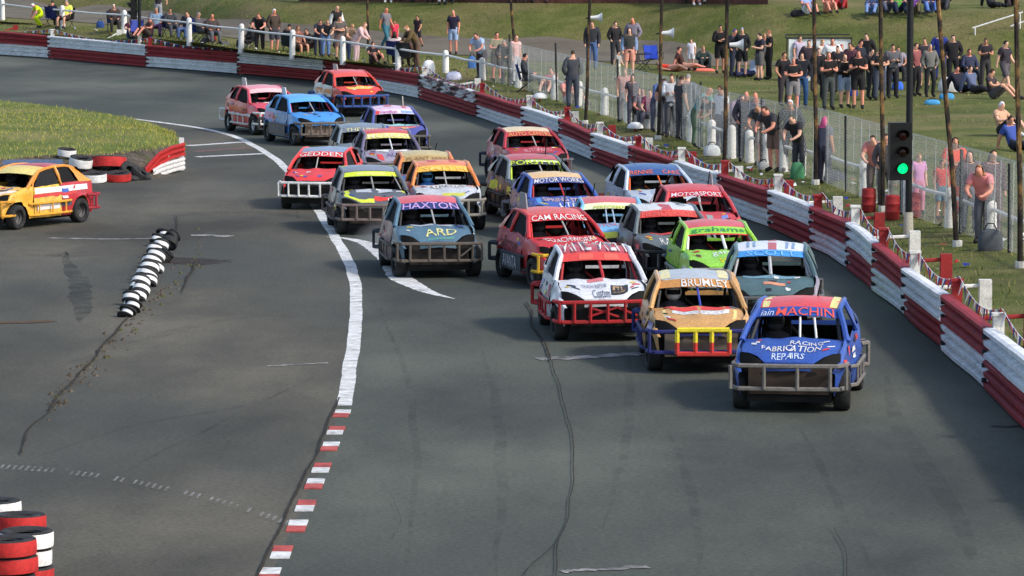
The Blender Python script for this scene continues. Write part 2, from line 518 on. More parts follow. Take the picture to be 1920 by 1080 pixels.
for _ in range(1500):
    k0 = random.randrange(30, 62); i = random.choice([0, 0, 5, 5, 4]); s, t = random.random(), random.random()
    pts.append(lerp(lerp(dr[k0][i], dr[k0][i + 1], s), lerp(dr[k0 + 1][i], dr[k0 + 1][i + 1], s), t))
blades('infield_grass_blades', [flat((126, 136, 50), .9), flat((150, 150, 68), .9), flat((172, 160, 90), .9)], pts, .03, .10, .014)
# litter trodden into the grass by the fence
vs, fs, mi = [], [], []
for _ in range(240):
    u = random.uniform(-40, 1950); k = (u + 700) / 20.0; k0 = int(k); i = random.choice([3, 4, 5, 6, 6, 7]); s = random.random()
    p = lerp(col_pts[k0][i], col_pts[k0][i + 1], s); r = random.uniform(.03, .10); q = random.uniform(0, 6.28); o = len(vs)
    for j in range(4):
        vs.append((p.x + r * math.cos(q + j * 1.57), p.y + r * math.sin(q + j * 1.57), p.z + .02 + random.uniform(0, .09)))
    fs += [(o, o + 1, o + 2), (o, o + 2, o + 3)]; c = random.choice([0, 0, 1, 2, 3]); mi += [c, c]
me = bpy.data.meshes.new('litter'); me.from_pydata(vs, [], fs)
for c in ((226, 226, 222), (196, 44, 40), (50, 66, 150), (60, 52, 44)): me.materials.append(flat(c, .7))
me.polygons.foreach_set('material_index', mi)
struct(link('litter', me), 'stuff')
# loose stones in the dirt edge and along the seam
vs, fs = [], []
for _ in range(500):
    if random.random() < .7:
        k0 = random.randrange(30, 62); i = random.randrange(1, 7); p = lerp(dr[k0][i], dr[k0 + 1][i], random.random())
    else:
        u = random.uniform(90, 380); p = P(u, 770 - (u - 90) * 1.02 + random.gauss(0, 14), 0)
    r = random.uniform(.015, .06); o = len(vs)
    vs += [(p.x + r, p.y, p.z), (p.x - r, p.y, p.z), (p.x, p.y + r, p.z), (p.x, p.y - r, p.z), (p.x + r * .2, p.y, p.z + r * .9), (p.x, p.y, p.z - r * .3)]
    fs += [(o + a, o + b, o + c) for a, b, c in [(0, 2, 4), (2, 1, 4), (1, 3, 4), (3, 0, 4), (2, 0, 5), (1, 2, 5), (3, 1, 5), (0, 3, 5)]]
me = bpy.data.meshes.new('loose_stones'); me.from_pydata(vs, [], fs); me.materials.append(M_DIRT)
struct(link('loose_stones', me), 'stuff')

# ------------------------------------------------------------------ painted lines, seams and marks on the asphalt
def dense(pts, n):
    pts = [Vector((p[0], p[1])) for p in pts]
    out = []
    for i in range(len(pts) - 1):
        p0, p1, p2, p3 = pts[max(0, i - 1)], pts[i], pts[i + 1], pts[min(len(pts) - 1, i + 2)]
        for k in range(n):
            t = k / n
            out.append(0.5 * ((2 * p1) + (p2 - p0) * t + (2 * p0 - 5 * p1 + 4 * p2 - p3) * t * t + (3 * p1 - p0 - 3 * p2 + p3) * t ** 3))
    out.append(pts[-1])
    return out
LAYER = [0]
def strip(name, pts, width, mat, jit=0.0, n=10, wob=0.0, z=None, taper=False):
    LAYER[0] += 1
    zz = z if z is not None else 0.004 + 0.0006 * LAYER[0]
    g = [P(p.x, p.y, zz) for p in dense(pts, n)]
    m = MB(); rows = []
    for i, p in enumerate(g):
        t = (g[min(len(g) - 1, i + 1)] - g[max(0, i - 1)]).normalized()
        s = Vector((-t.y, t.x, 0))
        w = width * 0.5
        if taper: w *= max(0.06, math.sin(math.pi * (i + 0.3) / (len(g) - 0.4)))
        o = s * wob * noise.noise(Vector((p.x * .5, p.y * .42, LAYER[0])))
        rows.append([p + o + s * w * (1 + jit * random.uniform(-1, 1)), p + o - s * w * (1 + jit * random.uniform(-1, 1))])
    m.grid(rows)
    return struct(m.build(name, mat, fix=False))
strip('white_line', [(120, 206), (200, 217), (300, 229), (380, 241), (440, 256), (485, 278), (520, 301), (545, 326), (575, 362), (597, 394), (625, 440), (648, 478), (664, 520), (668, 560), (667, 610), (660, 660), (652, 710), (646, 760)], .22, M_WHITE, jit=.05, wob=.03)
strip('white_line', [(612, 444), (650, 447), (688, 457), (718, 473), (738, 495), (752, 520), (780, 538), (815, 551), (852, 560)], .50, M_WHITE, jit=.08, wob=.05, taper=True)
strip('white_line', [(352, 273), (400, 270), (456, 266)], .35, M_WHITE, jit=.15)
strip('white_line', [(368, 294), (430, 291), (494, 288)], .35, M_WHITE, jit=.15)
strip('faded_red_line', [(365, 284), (420, 280), (474, 277)], .35, M_WORNRED, jit=.2)
strip('worn_line', [(358, 441), (395, 441), (432, 443)], .35, M_WORN, jit=.3)
strip('worn_line', [(90, 446), (200, 448), (285, 447)], .2, M_WORN, jit=.5)
strip('worn_line', [(1008, 673), (1060, 671), (1120, 668), (1215, 662)], .38, M_WORN, jit=.5)
strip('worn_line', [(1052, 1071), (1110, 1068), (1215, 1062)], .16, M_WORN, jit=.6)
strip('worn_line', [(500, 686), (560, 683), (615, 680)], .09, M_WORN, jit=.6)
strip('brown_board_line', [(-60, 606), (40, 604), (98, 601)], .35, flat((84, 66, 46), .9), jit=.3)
# rungs of the old dashed line at the lower left
for k in range(46):
    t = k / 45; u = 0 + 535 * t; v = 874 + 24 * t + 80 * t * t
    if random.random() < .25 and k > 8: continue
    du = 7
    strip('worn_dash', [(u, v + 5), (u + du, v - 3)], .035, M_HATCH, n=2)
# seams and cracks
seam = noisy('seam', [(.35, (.02, .017, .013)), (.6, (.04, .03, .02)), (.75, (.08, .055, .03))], scale=3, rough=.95)
strip('crack', [(372, 488), (362, 505), (350, 520), (340, 552)], .05, seam, jit=.5, wob=.12, taper=True)
strip('crack', [(240, 596), (205, 635), (160, 690), (122, 730), (88, 768)], .042, seam, jit=.6, wob=.10)
strip('crack', [(88, 768), (60, 798), (46, 830), (44, 850)], .025, seam, jit=.5, wob=.1)
strip('crack', [(990, 565), (1003, 600), (1018, 640), (1030, 676)], .03, seam, jit=.5, wob=.15)
strip('crack', [(1029, 674), (1045, 715), (1060, 760), (1073, 810), (1075, 850), (1068, 920), (1062, 960), (1050, 1010), (1036, 1090)], .014, M_CRACK, jit=.5, wob=.08, n=14)
strip('crack', [(1058, 985), (1030, 1020), (995, 1062), (985, 1078)], .012, M_CRACK, jit=.4, wob=.1)
strip('crack', [(636, 745), (614, 790), (592, 850), (574, 882), (548, 935), (527, 990), (503, 1032), (474, 1090)], .03, seam, jit=.5, wob=.05)
strip('crack', [(1565, 990), (1580, 1030), (1594, 1085)], .010, M_CRACK, jit=.4, wob=.1)
strip('crack', [(700, 890), (735, 925), (748, 965), (735, 1010)], .012, M_STAIN, jit=.4, wob=.1)
strip('crack', [(190, 1015), (215, 1045), (225, 1085)], .03, M_STAIN, jit=.5, wob=.08)
strip('tyre_mark', [(332, 400), (334, 420), (330, 440)], .03, seam, jit=.5, wob=.1, taper=True)
# rubbered stains and tyre marks
LAYER[0] = 0
strip('tyre_stain', [(122, 470), (140, 505), (150, 545), (158, 580), (150, 604)], .42, M_STAIN, jit=.25, wob=.15, taper=True, z=.0028)
strip('tyre_stain', [(40, 466), (120, 478), (220, 470)], 1.2, M_STAIN2, jit=.2, taper=True, z=.003)
strip('tyre_stain', [(325, 482), (345, 488), (365, 492), (372, 498)], 1.6, worn_mark('scorched_earth', (.05, .038, .03), .3, .6, .8, .8), jit=.3, taper=True, z=.0032)
for k, (pp, w) in enumerate([([(1150, 585), (1180, 700), (1170, 840), (1130, 1000)], .25), ([(900, 640), (930, 760), (940, 900), (930, 1080)], .3), ([(1660, 690), (1690, 800), (1790, 960), (1830, 1090)], .5), ([(1500, 800), (1550, 900), (1640, 1080)], .22),
        ([(100, 690), (260, 640), (420, 600), (560, 590)], .6), ([(60, 860), (240, 800), (460, 760), (600, 700)], .3), ([(440, 350), (540, 340), (560, 420)], .25), ([(320, 405), (420, 398), (520, 402), (590, 412)], 1.3), ([(850, 300), (880, 360), (910, 470)], .25),
        ([(0, 140), (200, 165), (420, 190)], .5), ([(0, 165), (220, 185), (380, 205)], .4), ([(700, 560), (760, 700), (780, 860), (760, 1080)], .2), ([(1250, 800), (1300, 930), (1310, 1080)], .25), ([(560, 720), (400, 800), (240, 880)], .15), ([(330, 560), (440, 545), (560, 530)], .2)]):
    strip('tyre_mark', pp, w * .55, M_STAIN2, jit=.1, wob=.06, taper=True, z=.0034 + .0002 * k)
strip('rubber_strip', [(1858, 798), (1890, 799), (1925, 797)], .09, flat((20, 20, 20), .8), n=3)
# red and white kerb blocks that carry the line on towards the camera
def quad_px(name, c, w, d, mat, z):
    p = P(c[0], c[1], z); m = MB()
    m.box(p.x - w / 2, p.x + w / 2, p.y - d / 2, p.y + d / 2, z - .012, z)
    return struct(m.build(name, mat))
DASH = [(641, 774), (630, 806), (619, 836), (603, 876), (590, 906), (573, 947), (557, 985), (528, 1034), (505, 1076)]
for i, (u, v) in enumerate(DASH):
    s = .1344 * (v + 212); d = 5.2 / (s * s * CAM_H / F_PX) * (1 + i * .12)
    off = 3.3 + i * .36
    wh, rd = (-off, off) if i % 2 == 0 else (off, -off)
    if i in (0, 2, 6, 4): pass
    g = 2 * off / (s * s * CAM_H / F_PX)
    quad_px('kerb_block', (u + (2 if wh < 0 else -2), v + wh), .22, g, M_WHITE, .016)
    quad_px('kerb_block', (u + (2 if rd < 0 else -2), v + rd), .22, g, M_RED, .014)
# ------------------------------------------------------------------ crash barrier
B_RED = paint((162, 32, 40), .5, .5, scale=1.5, dirtc=(84, 32, 34))
B_WHITE = paint((238, 239, 238), .5, .36, scale=2.2, dirtc=(110, 106, 106))
B_SCUFF = noisy('scuffed_white_beam', [(.40, (.03, .03, .03)), (.47, (.2, .05, .05)), (.53, (.72, .72, .7)), (.7, (.76, .76, .74))], scale=1.7, detail=9, rough=.6, stretch=(1, .35, 2.2))
POST_RED = paint((158, 30, 30), .55, .3, scale=3)
POST_WHITE = paint((228, 226, 216), .6, .4, scale=4)
STEEL_DARK = paint((38, 38, 36), .55, .4, scale=6)
JOINTS = [-620, -440, -270, -110, 92, 275, 447, 609, 787, 895, 981, 1051, 1112, 1183, 1267, 1349, 1445, 1522, 1591, 1641, 1697, 1772, 1850, 1945, 2055, 2190, 2340, 2510, 2690]
BEAM = [(-.07, 0), (.04, .04), (.05, .20), (-.07, .275), (-.075, .355), (.04, .43), (.05, .58), (-.07, .655), (-.075, .735), (.045, .81), (.055, .95), (0.0, 1.0), (-.12, 1.0)]
barrier = thing('crash_barrier', 'corrugated steel crash barrier in red and white checks round the outside of the track', 'barrier', bar_pt(900))
borg = bar_pt(900)
rngb = random.Random(3)
for i in range(len(JOINTS) - 1):
    u0, u1 = JOINTS[i], JOINTS[i + 1]
    up_white = (i % 2 == 0)          # 92..275 is white above
    n_seg = 6
    for lower in (0, 1):
        white = up_white ^ bool(lower)
        m = MB(); rows = []
        sag = rngb.uniform(-.02, .02)
        for k in range(n_seg + 1):
            t = k / n_seg; u = u0 + (u1 - u0) * t
            p = bar_pt(u); n = -outward(bar_pt, u); h = bar_h(u)
            z0, z1 = (0.0 + .02, h * .49) if lower else (h * .505, h)
            dent = .055 * noise.noise(Vector((p.x * .8, p.y * .35, lower * 5.0 + i)))
            ov = 0.006 if i % 2 else 0
            rows.append([p - borg + n * (a + dent + ov + (.0 if lower else .012)) + Vector((0, 0, z0 + (z1 - z0) * b + sag * math.sin(math.pi * t) * .6)) for a, b in BEAM])
        m.grid(rows)
        mt = B_WHITE if white else B_RED
        if u0 == 787 and not lower: mt = B_SCUFF
        m.build('beam', mt, barrier, smooth_=False)
    p = bar_pt(u0) - borg; n = -outward(bar_pt, u0); h = bar_h(u0); tt = Vector((-n.y, n.x, 0))
    m = MB()
    for zb in (.16, .40, .62, .86):
        q = p + n * .065 + Vector((0, 0, h * zb))
        m.tube([q - n * .05, q + n * .012], .034, 6)
        m.tube([q + tt * .10 - n * .05, q + tt * .10 + n * .012], .028, 6)
    m.build('splice_bolts', STEEL_DARK, barrier, fix=False)['kind'] = 'stuff'
    # posts behind the joints and stays between
    for kind in ('post', 'stay_post'):
        u = u0 if kind == 'post' else (u0 + u1) / 2
        h = bar_h(u); nn = outward(bar_pt, u)
        p = bar_pt(u) - borg
        q = p + nn * (.16 if kind == 'post' else 1.0)
        tl = rngb.uniform(-.04, .04)
        m = MB()
        if kind == 'post':
            top = h + rngb.uniform(.20, .32)
            m.box(q.x - .085 + tl, q.x + .085 + tl, q.y - .085, q.y + .085, -.2, top, .95)
            m.box(q.x - .10 + tl, q.x + .10 + tl, q.y - .10, q.y + .10, top - .02, top + .02)
        else:
            gz = land_z(q.x + borg.x, q.y + borg.y)
            top = max(h + .02, gz + .22)
            m.box(q.x - .11, q.x + .11, q.y - .11, q.y + .11, gz - .4, top, .92)
            m.tube([q + Vector((0, 0, top - .1)), p + Vector((0, 0, h - .12)) + nn * .12], .035)
        m.build(kind, POST_RED if (up_white ^ True) else POST_WHITE, barrier)

# bunting strung between the barrier posts
BUNT = [flat((190, 36, 40), .8), flat((225, 225, 225), .8), flat((44, 50, 130), .8)]
bunt = thing('bunting', 'string of small red, white and blue flags hung along the posts behind the crash barrier', 'bunting', borg)
tips = []
for u0, u1 in zip(JOINTS[3:-3], JOINTS[4:-2]):
    def tp(u): return bar_pt(u) + outward(bar_pt, u) * .22 + Vector((0, 0, bar_h(u) + .28)) - borg
    a, b = tp(u0), tp(u1)
    L = (b - a).length
    nfl = int(L / .26)
    line = []
    for k in range(13):
        t = k / 12; p = lerp(a, b, t); p.z -= .16 * math.sin(math.pi * t) + .01 * L * math.sin(math.pi * t)
        line.append(p)
    m = MB(); m.tube(line, .005, 4); m.build('string', BUNT[1], bunt)
    for k in range(nfl):
        t = (k + .5) / nfl
        p = lerp(a, b, t); p.z -= (.16 + .01 * L) * math.sin(math.pi * t)
        tips.append((p, (b - a).normalized(), k))
tips.sort(key=lambda q: (q[0] + borg).length)
rest = MB()
for j, (p, d, k) in enumerate(tips):
    w = .095; hgt = .20 + random.uniform(-.04, .04); sw = Vector((-d.y, d.x, 0)) * random.uniform(-.09, .09)
    m = MB()
    a, b, c = p - d * w, p + d * w, p + sw + Vector((0, 0, -hgt))
    th = Vector((-d.y, d.x, 0)) * .004
    m.add([a + th, b + th, c + th, a - th, b - th, c - th], [(0, 1, 2), (5, 4, 3), (0, 2, 5, 3), (1, 4, 5, 2), (0, 3, 4, 1)])
    if j < 285: m.build('flag', BUNT[k % 3], bunt, fix=False)
    else:
        for q in range(len(m.f)): rest.f.append(tuple(i + len(rest.v) for i in m.f[q])); rest.mi.append(k % 3)
        rest.v.extend(m.v)

rest.build('far_flags', BUNT, bunt, fix=False)['kind'] = 'stuff'
# ------------------------------------------------------------------ white post and rail fence
W_FENCE = paint((232, 230, 224), .6, .22, scale=4, dirtc=(120, 112, 96))
PU = [-560, -430, -300, -180, -90, 5, 118, 233, 355, 452, 548, 643, 747, 836, 905, 972, 1040, 1085, 1134, 1177, 1217, 1255, 1296, 1334, 1372, 1406, 1437, 1470, 1502, 1543, 1621, 1703, 1780, 1859, 1965, 2090, 2240, 2420, 2620]
fence = thing('post_and_rail_fence', 'white concrete post and single rail fence between the spectators and the track', 'fence', fence_pt(900))
forg = fence_pt(900)
def fence_h(u): return itp([(-200, 1.0), (500, .98), (970, .72), (1217, .86), (1400, .82), (1900, .83)], u)[0]
prev = None
for u in PU:
    p = fence_pt(u) - forg; h = fence_h(u)
    lean = random.uniform(-.03, .03)
    m = MB()
    prof = [(-.15, .115), (h - .10, .105), (h - .05, .098), (h, .065), (h + .025, .0)]
    m.lathe(prof, 10, 'z')
    o = m.build('post', W_FENCE, fence, smooth_=True)
    o.location = p; o.rotation_euler = (random.uniform(-.02, .02), lean, 0)
    a = p + Vector((0, 0, h * .80))
    if prev is not None and u not in (1406,):
        m = MB(); mid = lerp(prev, a, .5) - Vector((0, 0, .03))
        m.tube([prev, mid, a], .04, 6); m.build('rail', W_FENCE, fence)
    prev = a

# ------------------------------------------------------------------ debris fence: wire mesh on thin posts
arc = []
u = 900
while u <= 2300:
    arc.append(fence_pt(u) - outward(fence_pt, u) * .14); u += 8
S = [0.0]
for a, b in zip(arc, arc[1:]): S.append(S[-1] + (b - a).length)
import bisect
def along(s):
    i = min(max(bisect.bisect_right(S, s) - 1, 0), len(S) - 2)
    t = (s - S[i]) / max(1e-6, S[i + 1] - S[i])
    return arc[i] + (arc[i + 1] - arc[i]) * t
def mesh_h(s): return 1.45 + .30 * min(1, s / S[-1] * 1.6)
wire_fence = thing('wire_mesh_fence', 'galvanised wire mesh debris fence behind the white posts, spectators showing through it', 'fence', arc[0])
worg = arc[0]
ZINC = flat((174, 178, 174), .5)
m = MB()
s = 0.0; rw = .0029
while s < S[-1] - 2.2:
    H = mesh_h(s)
    for dr_ in (1, -1):
        pts = []
        for k in range(3):
            t = k / 2
            ss = s + (t if dr_ > 0 else 1 - t) * H * .9
            q = along(ss) - worg; pts.append(q + Vector((0, 0, .04 + H * t)))
        m.tube(pts, rw, 3, cap=False)
    s += .115
m.build('chain_link', ZINC, wire_fence, fix=False)
wire_fence.children[0]['kind'] = 'stuff'
m = MB()
for k in range(1, 84):
    s = S[-1] * k / 84 + random.uniform(-.3, .3)
    if s < S[-1]: m.tube([along(s) - worg + Vector((0, 0, .03)), along(s) - worg + Vector((.02, 0, mesh_h(s)))], random.choice([.006, .009, .014]), 4)
m.build('stretcher_bars', ZINC, wire_fence, fix=False)['kind'] = 'stuff'
m = MB(); m.tube([along(S[-1] * k / 120) - worg + Vector((0, 0, mesh_h(S[-1] * k / 120))) for k in range(120)], .006, 4)
m.build('top_wire', ZINC, wire_fence)
RUST = noisy('rusty_pole', [(.38, (.012, .011, .010)), (.50, (.035, .027, .022)), (.60, (.22, .12, .04)), (.68, (.45, .38, .22))], scale=3.2, detail=6, rough=.8, stretch=(1, 1, .5))
for u, top in [(960, .1), (1052, .2), (1168, .15), (1278, .1), (1320, .12), (1437, .08), (1597, .1), (1700, .05), (1812, .05), (1905, .05), (2010, .05), (2140, .05)]:
    p = fence_pt(u) - outward(fence_pt, u) * .13 - worg
    m = MB(); m.tube([p - Vector((0, 0, .2)), p + Vector((random.uniform(-.05, .05), 0, 1.65 + top))], .036, 6)
    m.build('fence_post', STEEL_DARK, wire_fence)

# ------------------------------------------------------------------ tall poles with loudspeakers
def pole_top(b, u, v):
    d = ray(u, v); t = b.y / d.y
    return Vector((d.x * t, b.y, CAM_H + d.z * t))
POLES = [(690, 93, 687, 'slim dark pole at the far bend'), (968, 152, 953, 'dark pole beside the woman in the pink patterned top'), (1097, 233, 1109, 'dark pole carrying the loudspeaker above the man in the long coat'),
         (1234, 262, 1243, 'rust stained pole beside the blue camping chair'), (1357, 322, 1365, 'dark pole standing before the men in navy caps'), (1529, 346, 1526, 'peeling pole next to the pink haired spectator'),
         (1655, 396, 1650, 'rusty orange pole just left of the green traffic light'), (1795, 462, 1753, 'leaning peeling pole right of the traffic light'), (1913, 502, 1904, 'rusty pole at the far right edge of the view')]
poles = {}
for u, v, ut, lab in POLES:
    b = on_land(u, v)
    t = pole_top(b, ut, -70)
    ph = thing('steel_pole', lab, 'pole', b, group='tall poles along the spectator fence')
    m = MB(); r = .056
    d = t - b
    m.tube([Vector((0, 0, -.3)), d * .25 + Vector((.02, 0, 0)), d * .6, d], r, 8, r2=.045)
    m.build('shaft', RUST, ph, smooth_=True)
    m = MB(); m.tube([Vector((0, 0, -.1)), Vector((0, 0, .12))], .10, 8); m.build('footing', POST_WHITE, ph)
    poles[u] = (b, d)
SPK = flat((228, 228, 224), .5)
for pu, u, v, lab in [(1097, 1120, 33, 'white horn loudspeaker on the pole above the man in the long coat'), (1234, 1254, 62, 'white horn loudspeaker on the pole by the blue camping chair'), (1357, 1383, 84, 'white horn loudspeaker in front of the men in navy caps')]:
    b, d = poles[pu]
    c = pole_top(b, u, v)
    sp = thing('loudspeaker', lab, 'loudspeaker', c, group='horn loudspeakers on the poles')
    m = MB(); m.lathe([(-.20, .0), (-.20, .05), (-.08, .06), (.0, .075), (.09, .12), (.14, .16), (.13, .15), (.0, .06), (-.05, .0)], 14, 'x'); m.build('horn', SPK, sp, smooth_=True)
    m = MB(); m.tube([(-.18, 0, 0), (-.34, .02, -.02)], .02, 6); m.build('bracket', STEEL_DARK, sp)

# ------------------------------------------------------------------ traffic lights
def traffic_light(b, label, head_z, lit, rz, pole_h, sc=1.0):
    t = thing('traffic_light', label, 'traffic light', b, rz)
    BLK = flat((16, 18, 18), .45)
    m = MB(); m.tube([(0, 0, .45), (0, 0, pole_h)], .068, 10); m.build('pole', flat((24, 27, 30), .5), t, smooth_=True)
    m = MB(); m.lathe([(-.1, .11), (.42, .095), (.47, .085), (.47, 0)], 10, 'z'); m.build('concrete_foot', paint((214, 206, 184), .8, .3), t, smooth_=True)
    hd = MB(); hd.box(-.46, -.02, -.36, -.10, head_z, head_z + 1.16)
    h = hd.build('signal_head', BLK, t)
    m = MB(); m.box(-.05, .05, -.12, .02, head_z + .3, head_z + .4); m.box(-.05, .05, -.12, .02, head_z + .8, head_z + .9); m.build('bracket', BLK, h)
    for k, (nm, on, off) in enumerate([('green_lamp', (0, 230, 120), (16, 40, 28)), ('amber_lamp', (255, 180, 0), (40, 22, 14)), ('red_lamp', (255, 20, 10), (50, 14, 12))]):
        zc = head_z + .24 + .335 * k; xc = -.20
        m = MB(); m.lathe([(-.035, 0), (-.03, .05), (-.012, .09), (0, .105)], 16, 'y', (xc, -.362, zc))
        m.build(nm, flat(on, .3, emit=1.1) if (lit and k == 0) else flat(off, .25), h, smooth_=True)
        m = MB(); rows = []
        for j in range(13):
            q = math.radians(-20 + 220 * j / 12)
            rows.append([(xc + .125 * math.cos(q), -.36, zc + .125 * math.sin(q)), (xc + .118 * math.cos(q), -.36 - .19 * (0.45 + .55 * max(0, math.sin(q))), zc + .118 * math.sin(q))])
        m.grid(rows); m.build('visor', BLK, h)
    return t
b = on_land(1703, 441)
sc_ = F_PX / (b - Vector((0, 0, CAM_H))).length
traffic_light(b, 'black traffic light showing green on a pole behind the crash barrier', (441 - 336) / sc_, True, 0.10, (441 + 40) / sc_)
b = on_land(262, 84)
traffic_light(b, 'dark unlit traffic light turned sideways at the far bend on the left', 1.05, False, -1.45, 3.0)

# ------------------------------------------------------------------ wall along the bank top
us_w = [560 + i * 22 for i in range(41)]
m = MB(); rows = []
for u in us_w:
    v = itp(BANK_HI, u)[0]
    bl = curve_pt(BANK_LO, u); d = (bl - Vector((0, 0, CAM_H))); d.z = 0; d.normalize()
    far = bl + d * 6.7; r = ray(u, 0); x = r.x * far.y / r.y
    z = land_z(x, far.y)
    rows.append([(x, far.y, z - .6), (x, far.y, z + 1.7), (x, far.y + .22, z + 1.7), (x, far.y + .22, z - .6)])
m.grid(rows)
WALLM = noisy('red_brick_wall', [(.35, (.10, .04, .03)), (.6, (.16, .065, .05)), (.75, (.2, .10, .08))], scale=4, detail=6, rough=.9)
w = m.build('brick_wall', WALLM, fix=False)
tag(w, 'long dark red brick wall along the top of the grass bank', 'wall')

# ------------------------------------------------------------------ tyres
def tyre_mb(R=.30, W=.20, hole=.16, band=.82):
    m = MB()
    h = W / 2
    m.cur = 0
    m.lathe([(-h * band, R * .99), (-h * band * .7, R), (0, R * 1.005), (h * band * .7, R), (h * band, R * .99)], 22, 'z')
    m.cur = 1
    m.lathe([(-h * band, R * .99), (-h * .86, R * .975), (-h, R * .90), (-h * .98, R * .74), (-h * .75, hole), (-h * .5, hole * .97), (-h * .6, R * .8), (h * .6, R * .8), (h * .5, hole * .97), (h * .75, hole), (h * .98, R * .74), (h, R * .90), (h * .86, R * .975), (h * band, R * .99)], 22, 'z')
    return m
RUB = noisy('tyre_rubber', [(.35, (.018, .018, .019)), (.7, (.05, .05, .05))], scale=8, rough=.85)
T_RED, T_WHITE = paint((190, 36, 32), .6, .5, scale=5, dirtc=(60, 26, 22)), paint((236, 234, 230), .6, .4, scale=5, dirtc=(110, 102, 96))
def tyre(loc, rot, R, W, mt, label, group, side=None, band=.82):
    o = tyre_mb(R, W, band=band).build('painted_tyre', [mt, side or RUB], smooth_=True)
    o.location = loc; o.rotation_euler = rot
    return tag(o, label, 'tyre', group)
# stacks in the lower left corner
stacks = [(18, 1000, 181, ['white', 'red', 'red', 'red'], 'nearest stack'), (50, 985, 179, ['red', 'red', 'white', 'white'], 'second stack'), (38, 955, 174.5, ['white', 'white', 'red', 'red'], 'third stack'), (-8, 930, 170.8, ['red', 'red', 'white', 'white'], 'farthest stack')]
for (u, v, s, cols, nm) in stacks:
    Z = F_PX / s
    c = P(u, s / .1344 - 212 if False else 540 + ((CAM_H / Z) - ST) / CT * F_PX, 0)
    z = 0
    nt = len(cols)
    hh = ((CAM_H - (v + 212) / s)) / nt
    pos = ['lowest', 'second lowest', 'second from top', 'topmost']
    for k, cname in enumerate(cols):
        tyre((c.x + random.uniform(-.02, .02), c.y + random.uniform(-.02, .02), hh * (k + .5)), (random.uniform(-.03, .03), random.uniform(-.03, .03), random.uniform(0, 6)), .285, hh * .98, T_RED if cname == 'red' else T_WHITE,
             f'{cname} painted tyre, {pos[k]} in the {nm} of the lower left corner', 'painted tyres in the corner stacks')
# zebra row of half sunk tyres
ZW = noisy('zebra_tyre_paint', [(.33, (.02, .02, .02)), (.42, (.6, .6, .58)), (.6, (.78, .78, .76))], scale=3.5, detail=4, rough=.6)
nz = 25
ORD = 'first second third fourth fifth sixth seventh eighth ninth tenth eleventh twelfth thirteenth fourteenth fifteenth sixteenth seventeenth eighteenth nineteenth twentieth twenty-first twenty-second twenty-third twenty-fourth last'.split()
for k in range(nz):
    t = k / (nz - 1)
    # equal steps on the ground
    a, b = P(238, 594, 0), P(304, 446, 0)
    p = lerp(a, b, t) + Vector((.06 * math.sin(k * 1.7) + .10 * math.sin(t * 3.1), 0, 0))
    R = .065 + .125 * math.sin(math.pi * min(1, .08 + t * .86)) ** .8
    z = R * .55 + .05 * (k % 2)
    word = 'nearest' if k == 0 else ('farthest' if k == nz - 1 else None)
    tyre((p.x, p.y, z), (math.radians(-32 + random.uniform(-8, 8)), random.uniform(.05, .4), random.uniform(-.25, .1)), R, .20, ZW,
         f'{ORD[k]} zebra striped tyre from the near end of the half sunk row', 'half sunk zebra striped tyres', band=.40)
for k, (u, v, R) in enumerate([(318, 470, .17), (324, 458, .14), (312, 492, .15)]):
    p = P(u, v, 0)
    tyre((p.x, p.y, .16), (random.uniform(.6, 1.3), random.uniform(-.4, .4), random.uniform(0, 3)), R, .16, RUB,
         ['scuffed black tyre lying beside the zebra row', 'small dark tyre behind the zebra row', 'worn black tyre leaning at the zebra row'][k], 'loose black tyres by the zebra row')
# tyres at the infield corner
q = Vector((0, 0, 0))
for (u, v, z, rot, R, W, mt, lab) in [
    (192, 339, .16, (.05, .05, 0), .42, .26, T_RED, 'large red tyre lying at the infield corner under another'),
    (203, 337, .44, (-.08, .12, 1), .47, .30, T_RED, 'large red tyre lying on top at the infield corner'),
    (222, 341, .14, (.12, .0, 0), .33, .22, T_RED, 'smaller red tyre half hidden in the infield corner grass'),
    (244, 338, .20, (.75, .5, .4), .31, .20, RUB, 'bare black tyre leaning beside the red infield tyres'),
    (263, 337, .15, (.55, .3, .9), .30, .18, RUB, 'bare black tyre next to the bent infield barrier'),
    (152, 339, .48, (.2, .12, .3), .30, .26, T_WHITE, 'white tyre raised on the heap behind the yellow and red car'),
    (176, 343, .14, (.1, 0, 0), .33, .24, T_WHITE, 'white tyre lying flat by the yellow and red car'),
    (126, 334, .66, (.1, .1, 0), .24, .20, T_WHITE, 'white tyre on the edge of the infield mound')]:
    p = P(u, v, 0)
    tyre((p.x, p.y, z), rot, R, W, mt, lab, 'tyres round the infield corner')
# bent barrier end on the infield corner
ib = thing('infield_barrier', 'short bent red and white barrier end on the infield corner', 'barrier', P(310, 327, 0))
io = P(310, 327, 0)
for pts, hh, mt in [([(272, 335, .06), (284, 332, .22), (300, 329, .40), (322, 325, .50), (347, 320, .53)], .34, T_RED), ([(287, 333, .02), (303, 329.5, .11), (325, 325.5, .16), (347, 320.5, .17)], .30, T_WHITE)]:
    m = MB(); rows = []
    for u, v, z in pts:
        p = P(u, v, 0) - io
        rows.append([p + Vector((.3 * a, -a * 1.3, z + hh * (b - .4))) for a, b in BEAM])
    m.grid(rows); m.build('beam', mt, ib)
for u, v, h in [(347, 320, .86), (320, 326, .55)]:
    p = P(u, v, 0) - io; m = MB(); m.box(p.x - .16, p.x - .04, p.y + .10, p.y + .22, 0, h); m.build('post', T_WHITE, ib)
p = P(62, 346, 0)
bb = thing('blue_board', 'long blue grey board propped on the infield edge behind the yellow car', 'board', p, .1)
m = MB(); m.box(-.75, .75, 0, .10, .25, .62); m.build('panel', paint((96, 116, 150), .5, .4), bb)
